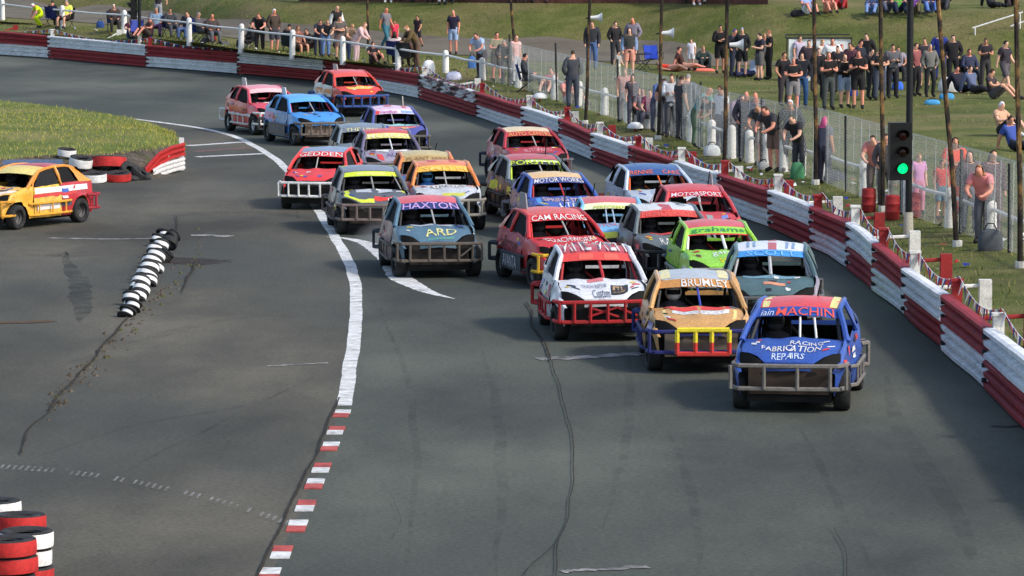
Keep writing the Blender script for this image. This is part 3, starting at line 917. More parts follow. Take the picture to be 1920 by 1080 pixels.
m = MB(); m.box(-.6, -.5, .02, .3, 0, .3); m.box(.5, .6, .02, .3, 0, .3); m.build('foot', RUB, bb)
# red barrels by the light pole
for k, (u, v, lab) in enumerate([(1673, 412, 'red barrel left of the traffic light pole'), (1714, 408, 'red barrel right of the traffic light pole'), (1629, 398, 'red barrel behind the white fence left of the rusty orange pole')]):
    b = on_land(u, v); o = thing('barrel', lab, 'barrel', b, group='red barrels by the traffic light')
    m = MB(); m.lathe([(0, 0), (0, .13), (.03, .15), (.15, .155), (.17, .165), (.19, .155), (.32, .155), (.34, .165), (.36, .155), (.50, .15), (.52, .13), (.51, 0)], 16, 'z'); m.build('drum', POST_RED, o, smooth_=True)
    m = MB(); m.lathe([(.515, .0), (.53, .05), (.515, .06)], 10, 'z'); m.build('lid', POST_RED, o)
# white dome on a post
for u, v, lab in [(1191, 247, 'white domed cap on the red barrier post beside the dark red car'), (1012, 190, 'pale dome on the grass behind the barrier at the far bend')]:
    b = on_land(u, v)
    o = thing('dome_lamp', lab, 'lamp', b)
    m = MB(); m.lathe([(.10, .23), (.13, .235), (.20, .20), (.26, .12), (.28, 0)], 16, 'z'); m.build('dome', SPK, o, smooth_=True)
    m = MB(); m.tube([(0, 0, -.1), (0, 0, .14)], .03, 8); m.build('stem', POST_RED, o)
# white canvas shelter with a dark frame in the crowd
b = on_land(1505, 152); s = F_PX / b.y
sh = thing('canvas_shelter', 'white canvas shelter wall with a dark top frame behind the crowd', 'shelter', b, .06)
m = MB(); rows = [[(-.62 + (.12 if j else 0) , .02 * math.sin(j), j * 1.48 / 4) for j in range(5)], [(0.0, .05, j * 1.5 / 4) for j in range(5)], [(.9, 0.02, j * 1.5 / 4) for j in range(5)], [(1.7, .06, j * 1.46 / 4) for j in range(5)]]
m.grid(rows); m.grid([[(p[0], p[1] + .02, p[2]) for p in r] for r in rows]); m.build('wall_sheet', flat((214, 222, 222), .8), sh)
m = MB(); m.tube([(-.6, 0, 1.52), (1.75, 0, 1.52)], .03); m.tube([(-.55, .5, 1.62), (1.75, .5, 1.62)], .025); m.tube([(-.6, 0, 1.52), (-.55, .5, 1.62)], .025); m.tube([(-.6, 0, 0), (-.56, 0, 1.52)], .025); m.tube([(1.72, 0, 0), (1.72, 0, 1.52)], .025); m.build('frame', STEEL_DARK, sh)
# white railing at the top right
b = on_land(1868, 60); rl = thing('handrail', 'white handrail bars at the upper right beside the last pole', 'handrail', b)
m = MB(); m.tube([(-.9, 0, .15), (1.0, 0, .75)], .03); m.tube([(.55, 0, .22), (1.2, 0, .45)], .03); m.build('bar', SPK, rl)
m = MB(); m.tube([(.9, 0, -.2), (.9, 0, .72)], .025); m.tube([(-.8, 0, -.2), (-.8, 0, .2)], .025); m.build('post', SPK, rl)
# ------------------------------------------------------------------ stock cars
# car space: nose towards -Y, x to the right of somebody facing the nose, wheels on z = 0
BELT = [(-1.75, .64), (-1.55, .71), (-1.38, .775), (-.85, .90), (0, .945), (.9, .975), (1.75, .95)]
ARCH = (-1.17, 1.20); WR = .285
def hw(y):
    w = .80
    if y < -1.0: w -= .16 * min(1, (-y - 1.0) / .7) ** 1.7
    if y > 1.0: w -= .09 * min(1, (y - 1.0) / .75) ** 1.8
    return w
def side_x(y, z): return hw(y) * (1 - .075 * ((z - .52) / .42) ** 2) + (.018 if .60 < z < .66 else 0)
def belt(y): return itp(BELT, y)[0]
def zlow(y):
    z = .22 if y > -1.5 else .22 + .5 * (-1.5 - y)
    for a in ARCH:
        d = y - a
        if abs(d) < .36: z = max(z, WR + math.sqrt(.36 ** 2 - d * d))
    return z
HEAD_Y, HEAD_Z = -.16, 1.315
ROOFP = [(-.16, 1.315), (.06, 1.362), (.40, 1.40), (.80, 1.395), (1.02, 1.365), (1.20, 1.31)]
RAILX = [(-.16, .575), (.4, .592), (1.20, .55)]
def roof_pt(u, t):
    y = HEAD_Y + (1.20 - HEAD_Y) * t
    y2 = y + (.05 * u * u if t < .2 else 0)
    return Vector((u * itp(RAILX, y)[0], y2, itp(ROOFP, y)[0] - .045 * u * u))
def yf(u):
    a = abs(u)
    return -1.67 + .04 * u * u + .36 * smooth(.44, .92, a)
def bon_pt(u, t):
    yc = -.80 + .07 * u * u
    y = yc + (yf(u) - yc) * t
    xb = side_x(y, belt(y)) * .905
    z = belt(y) + .045 * (1 - u * u) - .05 * t ** 4 * (1 - u * u) + .012 * math.cos(u * math.pi * 3) * (1 - t * .6)
    return Vector((u * xb, y, z))
def screen_pt(u, t):
    a = Vector((u * .575, HEAD_Y + .05 * u * u, HEAD_Z - .045 * u * u)); b = Vector((u * .725, -.78 + .07 * u * u, .925 - .02 * u * u))
    p = lerp(a, b, t); p.y -= .05 * (1 - u * u) * math.sin(math.pi * t) ; return p

BLACK = flat((6, 6, 7), .8)
DARK = flat((13, 13, 13), .85)
NET = noisy('window_shade_netting', [(.35, (.008, .008, .009)), (.7, (.03, .03, .032))], scale=30, rough=.9)
TYRE = noisy('race_tyre', [(.35, (.016, .016, .017)), (.7, (.045, .044, .042))], scale=6, rough=.8)
RIM = paint((150, 148, 142), .45, .5, .4, 8)
OLDSTEEL = paint((112, 106, 98), .55, .6, .2, 7, (64, 50, 38))

def dent(p, seed, amt):
    n = noise.noise(Vector((p.x * 2.1 + seed, p.y * 1.6 - seed, p.z * 2.4)))
    n2 = noise.noise(Vector((p.x * 5 - seed, p.y * 4, p.z * 5 + seed)))
    n3 = max(0, noise.noise(Vector((p.x * 3.1 + seed * 2, p.y * 2.7, p.z * 3.3))) - .25)
    return Vector((n * amt - math.copysign(n3 * amt * 3.2, p.x), n2 * amt * .6, (n + n2) * amt * .55 - n3 * amt * 1.2))

def make_car(sp):
    seed = sp['seed']; D = sp.get('dent', .030)
    s = sp.get('scale', 1.0)
    A = P(sp['at'][0], sp['at'][1], 0)
    yaw = math.radians(sp['yaw'])
    off = Matrix.Rotation(yaw, 3, 'Z') @ Vector((0, -1.17 * s, 0))
    loc = A - off; loc.z = 0
    root = thing('stock_car', sp['label'], 'race car', loc, yaw, 'stock cars racing round the bend', s)
    rng = random.Random(seed)
    k_ = sp.get('vary', .035)
    root.scale = (s * (1 + rng.uniform(-k_, k_)), s * (1 + rng.uniform(-k_, k_) * 1.5), s * (1 + rng.uniform(-k_, k_)))
    body = paint(sp['body'], sp.get('rough', .34), sp.get('dirt', .45))
    low = paint(sp.get('low', sp['body']), .45, .5)
    roofm = paint(sp['roof'], .35, .2)
    pil = paint(sp.get('pillar', sp['body']), .36, .25)
    bonm = paint(sp.get('bonnet', sp['body']), .34, .3)
    bum = paint(sp.get('bumper', (112, 106, 98)), .5, .5, .15, 7)
    bars = paint(sp.get('bars', (48, 48, 50)), .5, .3)
    def gb(name, fn, nu, nv, mat, parent=root, sm=True, d=1.0):
        m = MB()
        m.grid([[(lambda q: q + dent(q, seed, D * d))(Vector(fn(i / nu, j / nv))) for j in range(nv + 1)] for i in range(nu + 1)])
        return m.build(name, mat, parent, smooth_=sm)
    # bonnet, roof
    bonnet = gb('bonnet', lambda a, b: bon_pt(a * 2 - 1, b), 14, 9, bonm)
    roof = gb('roof', lambda a, b: roof_pt(a * 2 - 1, b), 10, 8, roofm, d=.6)
    # scuttle below the windscreen
    gb('scuttle', lambda a, b: lerp(bon_pt(a * 2 - 1, 0) + Vector((0, .015, -.012)), screen_pt(a * 2 - 1, .93) + Vector((0, .02, -.02)), b), 8, 2, pil, d=.5)
    for sd in (-1, 1):
        def wing(a, b, y0=-1.63, y1=-.60):
            y = y0 + (y1 - y0) * a
            zt = belt(y)
            if y < -1.36: zt -= .30 * (-1.36 - y) + .04
            if b <= .7:
                t = b / .7; zl = zlow(y); z = zl + (zt - zl) * t
                return (sd * side_x(y, z), y, z)
            t = (b - .7) / .3
            x0 = side_x(y, zt); y_in = max(y, yf(.99)) if y < -.87 else y
            xi = side_x(y, belt(y)) * .935
            return (sd * (x0 + (xi - x0) * t), y, zt + .035 * math.sin(t * math.pi / 2) * (1 if y > -1.36 else .2))
        wm = paint(sp.get('wing', sp['body']), .36, .4)
        gb('front_wing', wing, 18, 8, wm, d=1.6)
        def door(a, b):
            y = -.582 + 1.008 * a; z = .22 + (belt(y) - .22) * b
            return (sd * (side_x(y, z) + .004), y, z)
        dm = paint(sp.get('side', sp['body']), .36, .6)
        dr_ = gb('door', door, 6, 7, dm, d=1.3)
        def rear(a, b):
            y = .442 + 1.28 * a; zl = zlow(y); z = zl + (belt(y) - zl) * b
            return (sd * side_x(y, z), y, z)
        gb('rear_wing', rear, 18, 7, paint(sp.get('rearside', sp.get('side', sp['body'])), .36, .4))
        # glasshouse bars
        m = MB()
        a0, a1 = Vector((sd * .735, -.79, .905)), Vector((sd * .577, HEAD_Y, HEAD_Z - .045))
        for p, q, w in ((a0, a1, .042),):
            mid = lerp(p, q, .5) + Vector((sd * .012, -.03, .012))
            m.tube([p, mid, q], w, 6)
        m.tube([Vector((sd * .755, -.60, .90)), Vector((sd * .700, -.52, 1.02)), Vector((sd * .62, -.24, 1.22))], .022, 5)
        m.build('windscreen_pillar', pil, root, smooth_=True)
        m = MB(); m.tube([Vector((sd * .765, .44, .94)), Vector((sd * .70, .42, 1.16)), Vector((sd * .598, .40, 1.355))], .038, 6); m.build('door_pillar', pil, root, smooth_=True)
        m = MB(); m.tube([Vector((sd * itp(RAILX, y)[0], y, itp(ROOFP, y)[0] - .05)) for y in (-.16, .06, .4, .8, 1.02, 1.2)], .036, 6); m.build('roof_rail', pil, root, smooth_=True)
        def cp(a, b):
            top = lerp(Vector((.588, .93, 1.335)), Vector((.545, 1.22, 1.27)), a); bot = lerp(Vector((.735, 1.16, .965)), Vector((.70, 1.68, .95)), a)
            p = lerp(bot, top, b); return (sd * (p.x + .02 * math.sin(math.pi * b)), p.y, p.z)
        gb('rear_pillar', cp, 4, 6, pil)
    gb('tailgate', lambda a, b: ((a * 2 - 1) * (.70 - .02 * b), 1.70 + .05 * (1 - (a * 2 - 1) ** 2), .42 + (.95 - .42) * b), 8, 5, body)
    # nose: painted lip, black grille, black patches for the shade in the empty lamp openings
    gb('front_panel', lambda a, b: (lambda u: (u * (.34 + .02 * b), -1.665 + .05 * u * u, .715 - .015 * u * u - .13 * b))(a * 2 - 1), 8, 2, paint(sp.get('nose', sp['body']), .4, .4))
    m = MB(); m.box(-.56, .56, -1.62, -1.56, .26, .61); m.build('grille', flat(sp.get('grille', (22, 21, 20)), .8), root)
    for sd in (-1, 1):
        m = MB(); rows = []
        for i in range(7):
            a = i / 6; x = .26 + .44 * a
            zt = .60 + .20 * math.sin(a * math.pi * .55) ; zb = .54
            yy = -1.63 + .17 * a ** 1.8
            rows.append([(sd * x, yy - .012, zb), (sd * x, yy + .015, (zb + zt) / 2), (sd * x, yy + .06, zt + .01), (sd * x, yy + .22, zt - .02)])
        m.grid(rows); m.build('headlight_dark_patch', BLACK, root)
    # inside
    m = MB(); m.box(-.58, .58, -1.60, 1.66, .15, .27); m.box(-.62, .62, -1.46, -.82, .27, .60); m.build('floor_light_block', BLACK, root)  # black floor for underside shade, block under bonnet added against light leaks
    m = MB(); m.box(-.69, .69, -.72, -.50, .62, .86); m.build('dashboard', DARK, root)
    m = MB(); m.box(-.66, .66, 1.28, 1.34, .27, .92); m.build('rear_bulkhead', DARK, root)
    m = MB(); m.box(-.55, -.12, .18, .30, .30, 1.12, .9); m.box(-.55, -.12, -.25, .22, .28, .42); m.build('seat', BLACK, root)
    scr = sp.get('rear_open', 'none')
    if scr != 'all':
        m = MB(); x1 = .62 if scr == 'none' else -.02
        m.grid([[(-.62, 1.24, 1.30), (-.66, 1.58, .95)], [(x1, 1.24, 1.30), (x1 * 1.05, 1.58, .95)]]); m.build('rear_shade_screen', BLACK, root)  # black sheet stands in for the darkness of the cabin
    # nets and dark sheets added at the side windows for the unlit cabin
    for sd in (-1, 1):
        q = [Vector((sd * .725, -.50, .94)), Vector((sd * .735, .40, .955)), Vector((sd * .585, .37, 1.33)), Vector((sd * .585, -.10, 1.29))]
        if sd < 0 or sp.get('nets', True):
            m = MB(); m.grid([[lerp(lerp(q[0], q[1], a / 4), lerp(q[3], q[2], a / 4), b / 3) for b in range(4)] for a in range(5)]); m.build('window_shade_net', NET, root)
        q = [Vector((sd * .725, .48, .955)), Vector((sd * .70, 1.10, .965)), Vector((sd * .575, .92, 1.32)), Vector((sd * .585, .44, 1.335))]
        m = MB(); m.grid([[lerp(lerp(q[0], q[1], a / 4), lerp(q[3], q[2], a / 4), b / 3) for b in range(4)] for a in range(5)]); m.build('quarter_shade_panel', DARK, root)
    # roll cage
    m = MB(); r = .024
    for sd in (-1, 1):
        m.tube([(sd * .60, .38, .25), (sd * .60, .38, .95), (sd * .52, .38, 1.30)], r); m.tube([(sd * .66, -.62, .30), (sd * .62, -.58, .90), (sd * .53, -.10, 1.27), (sd * .52, .38, 1.30), (sd * .55, 1.25, .90)], r)
        m.tube([(sd * .64, -.6, .62), (sd * .62, .38, .62)], r)
    m.tube([(-.52, .38, 1.30), (.52, .38, 1.30)], r); m.tube([(-.53, -.10, 1.27), (.53, -.10, 1.27)], r); m.tube([(-.5, .4, 1.28), (.58, .4, .35)], r)
    m.build('roll_cage', bars, root)
    for bx in sp.get('vbars', [.04]):
        m = MB(); m.tube([screen_pt(bx, .2) + Vector((0, .03, 0)), screen_pt(bx, .95) + Vector((.03, .03, 0))], sp.get('vbar_r', .017), 6); m.build('windscreen_bar', paint(sp.get('vbar', (170, 168, 164)), .5, .2), root)
    # sun strip and its lettering
    sm = paint(sp.get('strip', sp['body']), .35, .15)
    st1 = sp.get('strip_h', .27)
    ss = gb('sun_strip', lambda a, b: screen_pt((a * 2 - 1) * 1.0, -.02 + (st1 + .02) * b) + Vector((0, -.012, .006)), 8, 3, sm, d=.3)
    def letter(txt, col, fn, parent, em=0):
        vs, fs = text_verts(txt)
        me = bpy.data.meshes.new('lettering'); me.from_pydata([tuple(fn(a, b)) for a, b in vs], [], fs); me.materials.append(paint(col, .5, .55, scale=7, dirtc=(96, 92, 90)))
        return link('lettering', me, parent)
    def dn(p, k=1.0): return p + dent(p, seed, D * k)
    for (txt, col, u0, u1, t0, t1) in sp.get('strip_text', []):
        letter(txt, col, lambda a, b: dn(screen_pt(u0 + (u1 - u0) * a, st1 * (t1 + (t0 - t1) * b)) + Vector((0, -.012, .006)), .3) + Vector((0, -.016, .007)), ss)
    for (txt, col, u0, u1, t0, t1) in sp.get('bonnet_text', []):
        letter(txt, col, lambda a, b: dn(bon_pt(u0 + (u1 - u0) * a, t1 + (t0 - t1) * b)) + Vector((0, 0, .012)), bonnet)
    for (txt, col, u0, u1, t0, t1) in sp.get('roof_text', []):
        letter(txt, col, lambda a, b: dn(roof_pt(u0 + (u1 - u0) * a, t1 + (t0 - t1) * b), .6) + Vector((0, 0, .034)), roof)
    def patch(name, fn, parent, col):
        m = MB(); m.grid([[fn(i / 5, j / 3) for j in range(4)] for i in range(6)]); m.build(name, paint(col, .36, .2), parent, smooth_=True)
    for (col, u0, u1, t0, t1) in sp.get('bonnet_patch', []):
        patch('stripe', lambda a, b: dn(bon_pt(u0 + (u1 - u0) * a, t0 + (t1 - t0) * b)) + Vector((0, 0, .006)), bonnet, col)
    for (col, u0, u1, t0, t1) in sp.get('roof_patch', []):
        patch('roof_panel', lambda a, b: dn(roof_pt(u0 + (u1 - u0) * a, t0 + (t1 - t0) * b), .6) + Vector((0, 0, .006)), roof, col)
    for (col, u0, u1, t0, t1) in sp.get('strip_patch', []):
        patch('stripe', lambda a, b: dn(screen_pt(u0 + (u1 - u0) * a, st1 * (t0 + (t1 - t0) * b)) + Vector((0, -.012, .006)), .3) + Vector((0, -.005, .002)), ss, col)
    for (col, sd, y0, y1, z0, z1) in sp.get('side_patch', []):
        def sfn(a, b):
            y = y0 + (y1 - y0) * a; z = z0 + (z1 - z0) * b
            return dn(Vector((sd * (side_x(y, z) + .004), y, z))) + Vector((sd * .008, 0, 0))
        patch('stripe', sfn, root, col)
    for (txt, col, sd, y0, y1, z0, z1) in sp.get('side_text', []):
        letter(txt, col, lambda a, b: dn((lambda y, z: Vector((sd * (side_x(y, z) + .004), y, z)))(y0 + (y1 - y0) * a, z0 + (z1 - z0) * b)) + Vector((sd * .016, 0, 0)), root)
    # small sponsor stickers
    cols = [(226, 226, 222), (30, 30, 34), (226, 200, 50), (200, 50, 46), (60, 90, 170)]
    for k in range(7):
        u0 = rng.choice((-1, 1)) * rng.uniform(.66, .8) - .08 if sp.get('bonnet_text') else rng.uniform(-.85, .7); tt = rng.uniform(.05, .75); w = rng.uniform(.07, .2); hh_ = rng.uniform(.05, .10)
        patch('sticker', lambda a, b: dn(bon_pt(u0 + w * a, tt + hh_ * b)) + Vector((0, 0, .009)), bonnet, rng.choice(cols))
    for k in range(8):
        sd = rng.choice((-1, 1)); y0 = rng.uniform(-.55, 1.3); z0 = rng.uniform(.58, .82); w = rng.uniform(.10, .30); hh_ = rng.uniform(.05, .10)
        patch('sticker', lambda a, b: dn((lambda y, z: Vector((sd * (side_x(y, z) + .004), y, z)))(y0 + w * a, z0 + hh_ * b)) + Vector((sd * .011, 0, 0)), root, rng.choice(cols))
    # front bumper
    t0, t1 = sp.get('bump_z', (.66, .34))
    br = sp.get('bump_r', .033)
    W = sp.get('bump_w', .80)
    ends = [(-W - .02, -1.36), (-W, -1.58), (-W + .09, -1.72), (0, -1.77), (W - .09, -1.72), (W, -1.58), (W + .02, -1.36)]
    tilt = rng.uniform(-.02, .02)
    fb = MB()
    fb.tube([(x, y, t0 + tilt * x) for x, y in ends], br, 6); fb.tube([(x, y + .03, t1 + tilt * x) for x, y in ends], br, 6)
    front = fb.build('front_bumper', bum, root)
    for x in sp.get('uprights', [-.72, -.42, -.14, .14, .42, .72]):
        yy = -1.765 + .08 * x * x
        m = MB(); m.tube([(x, yy, t0 + tilt * x), (x, yy + .02, t1 + tilt * x)], br * .85, 6); m.build('upright', bum, front)
    for (x0, za, x1, zb) in sp.get('braces', []):
        m = MB(); m.tube([(x0, -1.72, za), (x1, -1.72, zb)], br * .6, 5); m.build('brace', bum, front)
    if sp.get('centre'):
        cu, cl = sp['centre']
        for z, c in ((t0, cu), (t1, cl)):
            m = MB(); m.tube([(-.38, -1.81, z + (.03 if z == t0 else -.02)), (.42, -1.81, z + (.03 if z == t0 else -.02))], br * 1.25, 6); m.build('centre_bar', paint(c, .4, .2), front)
        for x in (-.38, -.10, .15, .42):
            zm = (t0 + t1) / 2
            m = MB(); m.tube([(x, -1.81, t0 + .03), (x, -1.81, zm)], br * 1.2, 6); m.build('centre_upright', paint(cu, .4, .2), front)
            m = MB(); m.tube([(x, -1.81, zm), (x, -1.81, t1 - .02)], br * 1.2, 6); m.build('centre_upright', paint(cl, .4, .2), front)
    # side rails and rear bumper
    for sd in (-1, 1):
        m = MB()
        for z in (.56, .30):
            m.tube([(sd * .78, -.78, z), (sd * .865, -.66, z), (sd * .875, .66, z), (sd * .79, .80, z)], br * .85, 6)
        for y in (-.5, 0, .5): m.tube([(sd * .87, y, .56), (sd * .87, y, .30)], br * .6, 5)
        rail = m.build('side_rail', paint(sp.get('rail', sp.get('bumper', (112, 106, 98))), .5, .5, .15, 7), root)
        if sp.get('plate'):
            m = MB(); m.grid([[(sd * .885, -.70, .58), (sd * .885, -.70, .26)], [(sd * .89, 0, .60), (sd * .89, 0, .25)], [(sd * .885, .78, .58), (sd * .885, .78, .26)]]); m.build('side_plate', paint(sp['plate'], .5, .4), rail)
            if sp.get('plate_text'):
                txt, col = sp['plate_text']
                if sd < 0:
                    letter(txt, col, lambda a, b: Vector((-.905, .55 - 1.0 * a, .30 + .24 * b)), rail)
    m = MB(); rb = sp.get('rear', sp.get('bumper', (112, 106, 98)))
    rends = [(-W + .02, 1.42), (-W - .09, 1.62), (-W - .03, 1.82), (0, 1.88), (W + .03, 1.82), (W + .09, 1.62), (W - .02, 1.42)]
    m.tube([(x, y, .64) for x, y in rends], br, 6); m.tube([(x, y, .33) for x, y in rends], br, 6)
    for x in (-W - .09, W + .09): m.tube([(x, 1.62, .64), (x, 1.62, .33)], br, 6)
    for x in (-.6, -.2, .2, .6): m.tube([(x, 1.86, .64), (x, 1.86, .33)], br * .8, 6)
    m.build('rear_bumper', paint(rb, .5, .5, .15, 7), root)
    # wheels
    for sd in (-1, 1):
        for ya in ARCH:
            m = MB(); m.lathe([(-.055, .0), (-.05, .045), (-.02, .06), (-.035, .12), (-.005, .165), (.055, .185), (.06, .175), (.02, .15)], 16, 'x')
            wo = m.build('wheel', paint(sp.get('rim', (140, 138, 132)), .45, .5, .3, 8), root, smooth_=True)
            m = MB(); m.lathe([(-.105, .175), (-.118, .22), (-.112, .262), (-.09, .282), (0, .286), (.09, .282), (.112, .262), (.118, .22), (.105, .175), (.0, .165), (-.105, .175)], 22, 'x')
            to = m.build('tyre', TYRE, wo, smooth_=True)
            wo.location = (sd * .70, ya, .286)
            wo.rotation_euler = (rng.uniform(0, 6), 0, (math.pi if sd < 0 else 0) + (math.radians(sp.get('steer', 5)) if ya < 0 else 0))
            if sd < 0: pass
    # roof fin or aerial
    fin = sp.get('fin')
    if fin:
        x, y, h, l, c = fin
        m = MB(); z = itp(ROOFP, y)[0] - .03
        m.add([(x - .01, y - l / 2, z), (x - .01, y + l / 2, z), (x - .01, y + l / 2 + .05, z + h), (x - .01, y - l / 2 + .12, z + h), (x + .01, y - l / 2, z), (x + .01, y + l / 2, z), (x + .01, y + l / 2 + .05, z + h), (x + .01, y - l / 2 + .12, z + h)],
              [(0, 1, 2, 3), (7, 6, 5, 4), (0, 3, 7, 4), (3, 2, 6, 7), (2, 1, 5, 6), (1, 0, 4, 5)])
        m.build('roof_fin', paint(c, .5, .2), root)
    if sp.get('aerial'):
        x, y, h = sp['aerial']; z = itp(ROOFP, y)[0] - .04
        m = MB(); m.tube([(x, y, z), (x + .06, y + .1, z + h)], .014, 5); m.build('aerial', DARK, root)
    # the driver
    dvr = thing('person', sp['driver'], 'person', root.location.copy(), yaw, 'drivers inside the stock cars', s)
    m = MB(); rows = []
    for z, rx, ry, cy in [(.42, .17, .14, .02), (.60, .19, .13, .06), (.80, .215, .125, .09), (.92, .19, .11, .09), (.97, .09, .08, .07), (1.0, .06, .065, .06), (1.04, .07, .09, .05), (1.12, .075, .10, .04), (1.18, .05, .07, .05), (1.20, .0, .0, .05)]:
        rows.append([(-.34 + rx * math.cos(q), cy - .04 + ry * math.sin(q), z) for q in [2 * math.pi * k / 12 for k in range(12)]])
    m.grid(rows, close=True)
    for sd in (-1, 1):
        m.tube([(-.34 + sd * .19, .03, .86), (-.34 + sd * .24, -.12, .66), (-.34 + sd * .14, -.36, .80), (-.34 + sd * .11, -.42, .84)], .055, 7, r2=.035)
    m.build('body', flat(sp.get('suit', (34, 34, 40)), .8), dvr, smooth_=True)
    m = MB(); rows = []
    for k in range(8):
        ph = math.pi * k / 7.0
        rows.append([(-.34 + .135 * math.sin(ph) * math.cos(q), .0 + .155 * math.sin(ph) * math.sin(q), 1.10 + .14 * math.cos(ph)) for q in [2 * math.pi * j / 14 for j in range(14)]])
    m.grid(rows, close=True); hm = m.build('helmet', flat(sp.get('helmet', (58, 58, 62)), .3), dvr, smooth_=True)
    m = MB(); m.grid([[(-.34 + .14 * math.sin(a) , -.162 * math.cos(a), 1.075 + .075 * b) for b in (0, 1)] for a in [(-.9 + .3 * k) for k in range(7)]]); m.build('visor', BLACK, hm)
    return root
W_, Y_, K_ = (232, 230, 226), (236, 224, 70), (22, 22, 24)
